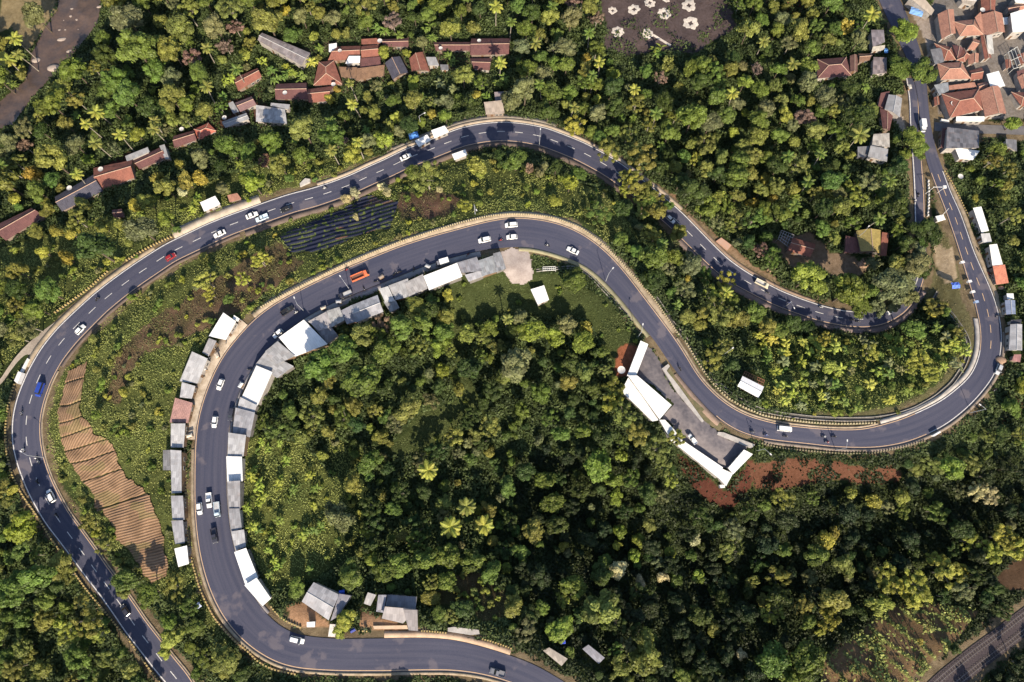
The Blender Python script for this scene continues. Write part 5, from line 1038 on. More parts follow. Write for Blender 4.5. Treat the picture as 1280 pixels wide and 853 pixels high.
for A_ in [('minivan','white',63,620,'white car on the left road, lowest of the light ones','car'),('minibus','blue',49.5,487,'bright blue minibus at the widest part of the left road','minibus',True),
('hatchback','white',99.8,411.8,'white hatchback climbing the left road past the sandy shoulder','car'),('hatchback','red',213,321,'dark red car on the old road near the striped guard wall','car'),
('sedan','white',274,292,'white sedan right of the dark red car on the old road','car',True),('sedan','white',314.5,268.8,'white sedan, left one of the side-by-side pair','car'),
('pickup','ice',327,272.4,'pale blue and white pickup, right one of the side-by-side pair','pickup',True),('sedan','black',357.4,261,'black sedan between the pale pickup and the blossom tree','car',True),
('sedan','white',507,196,'white sedan near the oblong white stalls','car'),('hatchback','white',838.5,274,'white hatchback emerging from under trees on the old road','car'),
('lorry','cream',952.5,355,'cream lorry on the old road near the brick stack','lorry',False,0,'vehicles on the roads',.85),('sedan','white',1115.8,388,'white sedan at the hairpin half under the tree','car'),
('hatchback','dark',156,763,'dark car with a pale rear on the lower left road','car'),
('sedan','white',716,313,'white sedan alone on the main road above the inner cabin','car'),
('minivan','white',605.6,299.7,'white minivan, leftmost of the group at the loop top','car'),('minivan','white',639,281,'white minivan, upper one of the group at the loop top','car'),('hatchback','white',639.7,296,'white hatchback, lower right of the group at the loop top','car'),
('box_truck','grey',553,328.5,'small truck with a white box parked at the stalls','box truck'),('lorry','orange',450,345.5,'orange open lorry with reddish load on the main road','lorry',True),
('pickup','black',359,388,'black pickup on the main road by the stall pole','pickup',True),('hatchback','white',347,417,'white van-like car parked beside the big white roof','car'),
('small_truck','dark',432,368,'dark truck parked at the kerb beside the street lamp','truck'),('hatchback','white',275,480.6,'white hatchback, upper one of the two on the left limb','car'),
('hatchback','white',268,527.5,'white car with black window band, lower one on the left limb','car'),('minivan','dark',289,518,'dark car parked tight against the ribbed stalls','car'),
('pickup','white',261,625.7,'white pickup, middle of the cluster on the left limb','pickup'),('small_truck','ice',271.5,637,'pale blue truck, right one of the cluster on the left limb','truck'),('hatchback','white',249,636,'white hatchback hugging the outer kerb in the cluster','car'),
('pickup','dark',267.6,670,'dark pickup with a pale front below the cluster','pickup'),('minivan','white',371,800.5,'white minivan on the bottom road near the tiny booth','car'),('pickup','grey',622,841,'grey pickup on the bottom road near the lower edge','pickup',True),
('minibus','white',981,536,'white minibus on the lower right stretch of the main road','minibus',True),('box_truck','white',1153,158,'white box truck at the junction beside the roadside tree','box truck'),
('hatchback','silver',1249,462,'pale car squeezed at the outer kerb of the right bend','car')]: vehicle(*A_)
vehicle('pickup','white',866,549,'small white pickup parked inside the rest area lot','pickup',False,0,'vehicles on the roads',.8,2.2)
# motorcycles and riders
def rider_mesh():
    me=bpy.data.meshes.new('rider'); V=[(0,0,.62),(0,0,.9),(.06,0,1.15),(.09,0,1.28),(.1,0,1.42)]; E=[(0,1),(1,2),(2,3),(3,4)]; Rr=[.16,.15,.17,.07,.10]
    for s in(-1,1):
        b=len(V); V+=[(.05,s*.2,1.17),(.22,s*.27,.98),(.45,s*.27,.95),(.52,s*.27,.96)]; E+=[(2,b),(b,b+1),(b+1,b+2),(b+2,b+3)]; Rr+=[.07,.055,.045,.045]
        b=len(V); V+=[(.05,s*.1,.62),(.38,s*.17,.62),(.26,s*.18,.25),(.36,s*.18,.2)]; E+=[(0,b),(b,b+1),(b+1,b+2),(b+2,b+3)]; Rr+=[.1,.075,.055,.045]
    me.from_pydata(V,E,[]); o=bpy.data.objects.new('tmp',me); COL.objects.link(o); o.modifiers.new('s','SKIN'); o.modifiers.new('u','SUBSURF').levels=1
    sv=me.skin_vertices[0].data
    for i,r in enumerate(Rr): sv[i].radius=(r,r)
    sv[0].use_root=True
    dg=bpy.context.evaluated_depsgraph_get(); m2=bpy.data.meshes.new_from_object(o.evaluated_get(dg)); bpy.data.objects.remove(o); return m2
RIDER=rider_mesh(); RIDER.name='person'
SK=plain('skin',(.30,.17,.11)); TR=plain('trousers',(.05,.055,.09))
def rider_var(shirt,nm):
    m2=RIDER.copy(); 
    for x in (shirt,TR,SK): m2.materials.append(x)
    for p in m2.polygons:
        c=p.center; p.material_index=1 if c.z<.8 and abs(c.x)<.6 and not (c.x>.3 and c.z>.85) else (2 if (c.x>.40 and c.z>.85) or c.z>1.27 else 0); p.use_smooth=True
    return m2
SH=[('red',(.45,.05,.05)),('white',(.7,.7,.7)),('black',(.03,.03,.035)),('blue',(.08,.14,.4)),('grey',(.25,.25,.27))]
RV=[rider_var(plain('shirt_'+n_,c),n_) for n_,c in SH]
HEL=blob('helmet',.15,3,(1.1,1,1),2,0); HEL.materials.append(paint('silver',PC['silver'])); HEL2=HEL.copy(); HEL2.materials.clear(); HEL2.materials.append(paint('black',PC['black']))
def make_moto(color):
    e=empty('motorcycle',(0,0,0)); P_=paint(color,PC[color]); b=MB(); loft(b,[(-.75,.62,.74,.07,.06),(-.35,.4,.72,.13,.12),(.0,.35,.62,.12,.1),(.3,.35,.7,.14,.1),(.5,.55,.95,.13,.08)]); b.build('body',P_,e)
    b=MB(); loft(b,[(-.7,.72,.8,.1,.09),(-.1,.7,.78,.13,.12),(.1,.68,.74,.08,.07)]); b.build('seat',TY,e)
    b=MB(); b.tube([(.42,-.33,.98),(.5,-.1,.95),(.5,.1,.95),(.42,.33,.98)],[.025,.03,.03,.025],5); b.tube([(.5,0,.95),(.66,0,.3)],[.04,.03],5); b.build('handlebar',GL,e)
    b=MB(); b.box((.58,0,.85),(.1,.18,.14)); b.build('headlight',HLm,e)
    for x in(-.6,.66): 
        w=MB(); w.tube([(0,-.05,0),(0,.05,0)],[.28,.28],12); w.build('wheel',TY,e,(x,0,.28))
    return e
MOTO={}
def moto(px,py,ci,label,flip=False,color='black',ridden=True):
    if color not in MOTO: e=MOTO[color]=make_moto(color)
    else: e=copy_tree(MOTO[color])
    x,y,z,a_=onroad(px,py,.8); a_+=math.pi if flip else 0; e.location=(x,y,z+.01); e.rotation_euler=(0,0,a_); tag(e,label,'motorcycle','motorcycles on the roads'); LM.append((label,px,py))
    if ridden:
        p=obj('person',RV[ci],None,(x-.12*math.cos(a_),y-.12*math.sin(a_),z+.09),a_); tag(p,'rider in %s top on the '%SH[ci][0]+label.replace('motorcycle','one',1) if False else ('rider with %s top on the %s'%(SH[ci][0],label)).replace(' of the three',''),'person','riders on the motorcycles')
        obj('helmet',HEL if ci%2 else HEL2,p,(.1,0,1.44))
for i,(px,py,ci,l,fl,co) in enumerate([(121,374,2,'dark motorcycle beside the sandy shoulder at left',False,'black'),(405.6,235,1,'motorcycle right of the pale blocks, old road',False,'white'),(26.5,516,4,'motorcycle level with the blue minibus, lower',True,'silver'),(29,562,1,'motorcycle near the outer line of left road',True,'white'),(45,573,1,'motorcycle at the inner edge of left road',False,'black'),(47.5,577,4,'second motorcycle at the inner edge of left road',False,'white'),(46,602,2,'motorcycle just above the lowest white car',False,'black'),(70,644,2,'motorcycle below the lowest white car',True,'black'),
(959.7,366,2,'motorcycle right behind the cream lorry',False,'grey'),(988,378,3,'motorcycle between lorry and lime tree',False,'blue'),(1027,384,1,'motorcycle under the lime tree edge',False,'white'),(1066,400,2,'left black motorcycle near the hairpin trees',False,'black'),(1073,402,4,'right black motorcycle near the hairpin trees',False,'black'),(1144,251,1,'left motorcycle beside the narrow median',True,'blue'),(1148.5,243,2,'right motorcycle beside the narrow median',True,'black'),
(684.3,306.7,1,'motorcycle between the white sedan and loop top',False,'black'),(626,300,0,'red motorcycle amid the white group at loop top',True,'red'),(433.5,337,0,'motorcycle passing in front of the orange lorry',True,'red'),(370,390.5,1,'white motorcycle right of the black pickup',True,'white'),(850,461,2,'black motorcycle beside the rest area entrance',False,'black'),(957.7,544,3,'motorcycle left of the white minibus, outer lane',True,'blue'),(941,540,4,'motorcycle leftmost in the lower stretch',True,'grey'),(982,545.5,2,'motorcycle just below the white minibus',True,'black'),
(1030.4,546,1,'upper left motorcycle of the three on the lower stretch',True,'black'),(1043,546,2,'upper right motorcycle of the three on the lower stretch',True,'black'),(1034.5,553,0,'lowest motorcycle of the three on the lower stretch',True,'white'),(1244,487,2,'motorcycle at the outer kerb below the right stalls',False,'black'),(499,340,2,'motorcycle by the kerb of the inner stalls',False,'black')]): moto(px,py,ci,l,fl,co)

def parked(px,py,label,color):
    e=copy_tree(MOTO[color]) if color in MOTO else None
    if e is None: e=MOTO[color]=make_moto(color)
    x,y,z=[float(v) for v in px2w(px,py,.5)]; e.location=(x,y,z+.02); e.rotation_euler=(0,0,rnd.random()*6.28); tag(e,label,'motorcycle','motorcycles parked at the roadside stalls')
for px,py,l,co in [(493,343,'riderless motorcycle between the kerb and the light grey stall','black'),(517,337,'riderless motorcycle left of the kiosk cart','black'),(585,318,'riderless motorcycle in front of the flat dark grey stall','red'),(470,352,'riderless motorcycle left of the ridged stall front','black'),(455,361,'riderless motorcycle right of the parked dark truck','black'),(289,408,'dark motorcycle, upper one beside the large clean white roof','black'),(286,418,'dark motorcycle, middle one beside the large clean white roof','black'),(283,427,'dark motorcycle, lower one beside the large clean white roof','grey'),(262,446,'motorcycle near the corner of the big pale grey roof','black'),(267,437,'motorcycle between the two upper outer stalls','black'),(253,471,'motorcycle below the dark blue roof spot','black'),(312,462,'motorcycle at the upper end of the long white inner stall','black'),(1143,178,'motorcycle under the tree at the old road junction','black'),(1222,312,'motorcycle in front of the long cream stall','black'),(1236,342,'motorcycle in front of the red orange stall','red'),(1247,395,'motorcycle beside the blue-grey stall','black')]: parked(px,py,l,co)
def cart(px,py,label,c1):
    x,y,z=[float(v) for v in px2w(px,py,1)]; e=empty('food_cart',(x,y,z),rnd.random()*3); tag(e,label,'food cart','food carts by the stalls'); b=MB(); b.box((0,0,.75),(1.5,.8,.7)); b.build('cabinet',plain('cart_wood',(.3,.2,.13)),e)
    b=MB(); b.prism([(-.95,-.6,1.9),(.95,-.6,1.9),(.95,.6,1.9),(-.95,.6,1.9)],[(-.6,-.1,2.2),(.6,-.1,2.2),(.6,.1,2.2),(-.6,.1,2.2)]); b.build('canopy',plain('cart_canopy_%d'%int(c1[0]*100),c1),e)
    for s in(-1,1):
        for t in(-1,1): b=MB(); b.tube([(s*.7,t*.35,1.0),(s*.7,t*.35,1.95)],[.03,.03],4); b.build('post',M_WIN,e)
        b=MB(); b.tube([(-.3,s*.42,.35),(-.3,s*.48,.35)],[.33,.33],10); b.build('wheel',TY,e)
for px,py,l,cc in [(535,334,'grey canopied cart left of the white box truck',(.45,.45,.46)),(272,445,'cream cart between the outer upper stalls',(.6,.5,.4)),(256,461,'pale cart beside the big pale grey roof',(.55,.52,.5)),(477,347,'brownish cart before the light grey stall',(.3,.24,.2)),(424,378,'grey cart left of the parked dark truck',(.4,.4,.42)),(405,386,'whitish cart near the ribbed pinkish stall',(.6,.58,.58)),(302,482,'white cart beside the long white inner stall',(.7,.7,.68)),(238,545,'cream cart beside the clean pale outer stall',(.62,.55,.46)),(1240,325,'white cart before the long cream stall',(.6,.6,.6)),(1136,110,'pale cart under the twin roadside trees',(.5,.48,.45))]: cart(px,py,l,cc)
# ------------------------------------------------------------------ vegetation
def quads(C,Nn,S,asp=.6,rg=rng,bend=0):
    n_=len(C); t=rg.normal(size=(n_,3)); t-= (t*Nn).sum(1)[:,None]*Nn; t/=np.linalg.norm(t,axis=1)[:,None]+1e-9; b=np.cross(Nn,t)
    S=S[:,None]; a_=t*S; b_=b*S*asp
    V=np.stack([C-a_*.9,C-b_+a_*.1,C+a_,C+b_+a_*.1],1).reshape(-1,3); F_=np.arange(n_*4).reshape(-1,4); return V,F_
def unit(v): return v/(np.linalg.norm(v,axis=1)[:,None]+1e-9)
def leafmesh(name,V,F_,att):
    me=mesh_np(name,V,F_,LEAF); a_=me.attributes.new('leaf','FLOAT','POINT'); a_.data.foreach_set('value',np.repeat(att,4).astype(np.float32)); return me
def make_crown(seed,kind):
    g=np.random.default_rng(seed)
    if kind=='b': R_=4.5; nl=g.integers(26,40); lc=unit(g.normal(size=(nl,3))*[1,1,.75])*(g.random((nl,1))**.5)*[R_*.72,R_*.72,R_*.42]; lc[:,2]+=.35*R_*(1-(np.hypot(lc[:,0],lc[:,1])/R_)**2)*.8; lr=R_*(.13+.17*g.random(nl)**1.3); per=200; sz=(.18,.42); H_=7.2
    elif kind=='r': R_=2.4; nl=20; lc=unit(g.normal(size=(nl,3)))*(g.random((nl,1))**.4)*[R_*.6,R_*.6,R_*.55]; lr=R_*(.2+.2*g.random(nl)); per=130; sz=(.15,.30); H_=3.6
    elif kind=='f': R_=4.2; nl=g.integers(26,36); th=g.random(nl)*6.28; rr=g.random(nl)**.6*R_*.9; lc=np.c_[np.cos(th)*rr,np.sin(th)*rr,g.random(nl)*R_*.5-.12*rr]; lr=R_*(.10+.11*g.random(nl)); per=130; sz=(.20,.45); H_=7.5
    else: R_=1.3; nl=9; lc=unit(g.normal(size=(nl,3)))*[R_*.62,R_*.62,R_*.3]; lr=R_*(.2+.2*g.random(nl)); per=70; sz=(.12,.26); H_=.75
    C=[];Nn=[];A_=[]; lb=g.random(nl)
    for i in range(nl):
        k=int(per*(lr[i]/lr.mean())**1.6); d=unit(g.normal(size=(k,3))); d[:,2]=np.where(d[:,2]<-.35,-d[:,2]*.8,d[:,2]); d=unit(d); sq=.85 if kind!='f' else .6
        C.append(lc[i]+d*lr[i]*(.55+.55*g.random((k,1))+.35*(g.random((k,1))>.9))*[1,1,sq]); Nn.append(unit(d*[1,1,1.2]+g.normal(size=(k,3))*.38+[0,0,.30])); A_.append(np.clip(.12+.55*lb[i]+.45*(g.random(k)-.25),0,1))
    C=np.concatenate(C);Nn=np.concatenate(Nn);A_=np.concatenate(A_); S=sz[0]+(sz[1]-sz[0])*g.random(len(C))
    V,F_=quads(C,Nn,S,.65 if kind!='f' else .38,g); me=leafmesh('crown',V,F_,A_)
    b=MB(); 
    if kind!='s':
        r0=.045*R_ if kind!='r' else .06*R_; b.tube([(0,0,-H_-1.2),(.1*g.random(),.1,-H_*.5),(0,0,-R_*.25)],[r0*1.3,r0,r0*.7],7)
        for i in range(0,nl,3):
            p=lc[i]; b.tube([(0,0,-R_*.5-.1*i%1),tuple(p*.5+np.array([0,0,-.15*R_])),tuple(p)],[r0*.55,r0*.3,r0*.1],5,cap=False)
    else:
        for i in range(4): p=lc[i]; b.tube([(0,0,-H_-.2),tuple(p)],[.04,.015],4,cap=False)
    return me,b.mesh('trunk',M_PALE if kind=='f' else M_BARK),R_,H_
CR={'b':[make_crown(100+i,'b') for i in range(12)],'r':[make_crown(200+i,'r') for i in range(7)],'f':[make_crown(300+i,'f') for i in range(8)],'s':[make_crown(400+i,'s') for i in range(8)]}
def palm_mesh(seed):
    g=np.random.default_rng(seed); nf=17; fr=[]
    for f in range(nf):
        az=f*2.399+g.random()*.3; up=.9-1.25*(f/nf)+.1*g.random(); L=3.6+.8*g.random(); pts=[];p=np.zeros(3); d=np.array([math.cos(az)*math.cos(up),math.sin(az)*math.cos(up),math.sin(up)])
        for s in range(9): pts.append(p.copy()); p=p+d*L/8; d=d+np.array([0,0,-.16]); d/=np.linalg.norm(d)
        pts=np.array(pts); C=[];Q=[];side=np.array([-math.sin(az),math.cos(az),0])
        V=[]
        for s in np.linspace(.12,1,24):
            x=s*8; i=min(int(x),7); c=pts[i]*(1-(x-i))+pts[i+1]*(x-i); dd=pts[i+1]-pts[i]; dd/=np.linalg.norm(dd); ll=1.05*math.sin(math.pi*min(1,.15+s*.85))**.6+.15
            for sg_ in(-1,1):
                e_=side*sg_*.85+dd*.5+np.array([0,0,-.35-.3*g.random()]); e_/=np.linalg.norm(e_); w_=dd*.12
                V+= [c-w_,c+w_,c+e_*ll+w_*.3,c+e_*ll-w_*.3]
        w_=side*.05
        for i in range(8): V+=[pts[i]-w_,pts[i]+w_,pts[i+1]+w_,pts[i+1]-w_]
        V=np.array(V); F_=np.arange(len(V)).reshape(-1,4); A_=np.concatenate([.3+.5*g.random(48),np.full(8,1.0)]); fr.append(leafmesh('frond',V,F_,A_))
    b=MB(); H_=8.5; lx,ly=g.normal()*.5,g.normal()*.5; b.tube([(lx*1.6,ly*1.6,-H_-1),(lx,ly,-H_*.6),(lx*.3,ly*.3,-H_*.25),(0,0,0)],[.26,.17,.14,.13],7); return fr,b.mesh('trunk',M_PALE),4.0,H_
PALM=[palm_mesh(500+i) for i in range(4)]
def banana_mesh(seed):
    g=np.random.default_rng(seed); V=[];A_=[];b=MB()
    for s in range(3):
        ox,oy=g.normal()*.7,g.normal()*.7; h=g.random()*.8; b.tube([(ox,oy,-2.4),(ox,oy,h)],[.14,.09],6)
        for f in range(7):
            az=g.random()*6.28; up=.9-.15*f; L=1.7+.5*g.random(); p=np.array([ox,oy,h]); d=np.array([math.cos(az)*math.cos(up),math.sin(az)*math.cos(up),math.sin(up)]); sd=np.array([-math.sin(az),math.cos(az),0])
            for i in range(5):
                q=p+d*L/5; w0=.33*math.sin(math.pi*(i+.15)/5.3)**.5; w1=.33*math.sin(math.pi*min(.98,(i+1.1)/5.3))**.5
                for sg_ in(-1,1): dn=np.array([0,0,-.12]); V+=[p,q,q+sd*sg_*w1+dn,p+sd*sg_*w0+dn]; A_.append(.35+.65*g.random())
                p=q; d=d+np.array([0,0,-.28]); d/=np.linalg.norm(d)
    V=np.array(V); return leafmesh('leaves',V,np.arange(len(V)).reshape(-1,4),np.array(A_)),b.mesh('stem',plain('banana_stem',(.16,.17,.07))),2.0,2.4
BAN=[banana_mesh(600+i) for i in range(4)]
COLS={'E':('shade-darkened green',(.026,.043,.015)),'D':('dark green',(.050,.083,.020)),'M':('mid green',(.108,.165,.032)),'O':('olive',(.180,.200,.046)),'G':('bright green',(.185,.245,.038)),'Y':('yellow-green',(.275,.305,.055)),'W':('golden yellow',(.33,.295,.052)),'P':('pale cream',(.48,.44,.22)),'K':('grey-green',(.150,.165,.070)),'B':('brownish',(.21,.15,.11))}  # E: shade of the lower-right valley put into the crown colour
KN={'u':('understory_tree','low understory tree','tree'),'w':('canopy_tree','spreading canopy tree','tree'),'b':('broadleaf_tree','broadleaf tree','tree'),'r':('round_tree','round tree','tree'),'f':('feathery_tree','feathery tree','tree'),'s':('shrub','shrub','shrub'),'p':('coconut_palm','coconut palm','palm'),'n':('banana_plant','banana clump','banana plant')}
TREES=[]
def plant(k,px,py,rpx,c,hs=1.0):
    mpp=.27 if k!='x' else 1
    if k=='p': pr=PALM[len(TREES)%4]; R_,H_=pr[2],pr[3]
    elif k=='n': pr=BAN[len(TREES)%4]; R_,H_=pr[2],pr[3]
    else: pr=CR[{'w':'b','u':'r'}.get(k,k)][(len(TREES)*5+int(px))%len(CR[{'w':'b','u':'r'}.get(k,k)])]; R_,H_=pr[2],pr[3]
    if k in 'bwrfu' and islow(px,py): hs=.62
    if k in 'bwrfu' and nearroad(px,py): hs=.45
    if k=='p': hs=1.0
    g0=float(px2w(px,py,3)[2]); mpp=(CAM[2]-g0-H_*.6)/FPX/ (math.cos(math.atan(abs(py-426)/FPX))**0) 
    s=max(.25,rpx*mpp/R_); h=H_*s*hs if k!='p' else H_*(1.15+.3*rnd.random())
    if k=='p': s=rpx*mpp/R_; 
    x,y,z=[float(v) for v in px2w(px,py,h)]
    e=empty(KN[k][0],(x,y,z),0); rz=rnd.random()*6.28; sz=h/H_; sz=sz if k=='p' else h/H_
    if k=='p':
        t=obj('trunk',pr[1],e,(0,0,h),rz); t.scale=(1,1,h/H_)
        for f in pr[0]: o=obj('frond',f,e,(0,0,h),rz); o.scale=(s,s,s); o.color=(*COLS[c][1],1)
    else:
        o=obj('leaves' if k=='n' else 'crown',pr[0],e,(0,0,h),rz); an=rnd.uniform(.84,1.16) if k!='n' else 1; o.scale=(s*an,s/an,s*(.85+.35*rnd.random())*(hs**.5)); j=[.86+.3*rnd.random() for _ in range(2)]
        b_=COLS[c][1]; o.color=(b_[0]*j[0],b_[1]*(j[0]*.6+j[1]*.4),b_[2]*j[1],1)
        t=obj('stem' if k=='n' else 'trunk',pr[1],e,(0,0,h),rz); t.scale=(s,s,max(sz,.25))
    TREES.append([e,k,c,px,py,rpx]); return e
# what blocks planting (survey raster at 2 px)
bx=np.arange(-90,1372,2.0); by=np.arange(-90,945,2.0); BXX,BYY=np.meshgrid(bx,by); wx,wy,wz=px2w(BXX,BYY,1.0)
blk=grid_at(RDG,wx,wy)<.9
def dil(m,k):
    o=m.copy()
    for _ in range(k): o[1:]|=o[:-1].copy(); o[:-1]|=o[1:].copy(); o[:,1:]|=o[:,:-1].copy(); o[:,:-1]|=o[:,1:].copy()
    return o
hm=np.zeros_like(blk)
for q in HB: hm|=in_poly(BXX,BYY,q)
hm=dil(hm,1)
fm=np.zeros_like(blk)
for q in BLOCK: fm|=in_poly(BXX,BYY,q)
kd=np.hypot(wx[...,None]-BACK[None,None,::6,0],wy[...,None]-BACK[None,None,::6,1]).min(-1)<3.5
rb=np.full(BXX.shape,99.0)
for q in range(0,len(RB),4): rb=np.minimum(rb,np.hypot(wx-RB[q,0],wy-RB[q,1])-RB[q,2])
nearb=rb<6.5
blk|=hm|fm|kd
for q in (TF([(262,235),(292,213),(555,515),(465,497)]),Z(0,420,[(60,180),(110,160),(150,90),(160,120),(90,250)]),[(1142,40),(1158,40),(1172,150),(1160,160)],[(1155,215),(1195,330),(1215,410),(1200,400),(1160,300)]): blk|=in_poly(BXX,BYY,q)
def blocked(x,y):
    i=int((x+90)/2); j=int((y+90)/2)
    return not(0<=i<len(bx) and 0<=j<len(by)) or bool(blk[j,i])
lowz=dil(hm|(grid_at(RDG,wx,wy)<.5),5)
road12=rb<12.5
def nearroad(x,y): i=int((x+90)/2); j=int((y+90)/2); return 0<=i<len(bx) and 0<=j<len(by) and bool(road12[j,i])
def islow(x,y): i=int((x+90)/2); j=int((y+90)/2); return 0<=i<len(bx) and 0<=j<len(by) and bool(lowz[j,i])
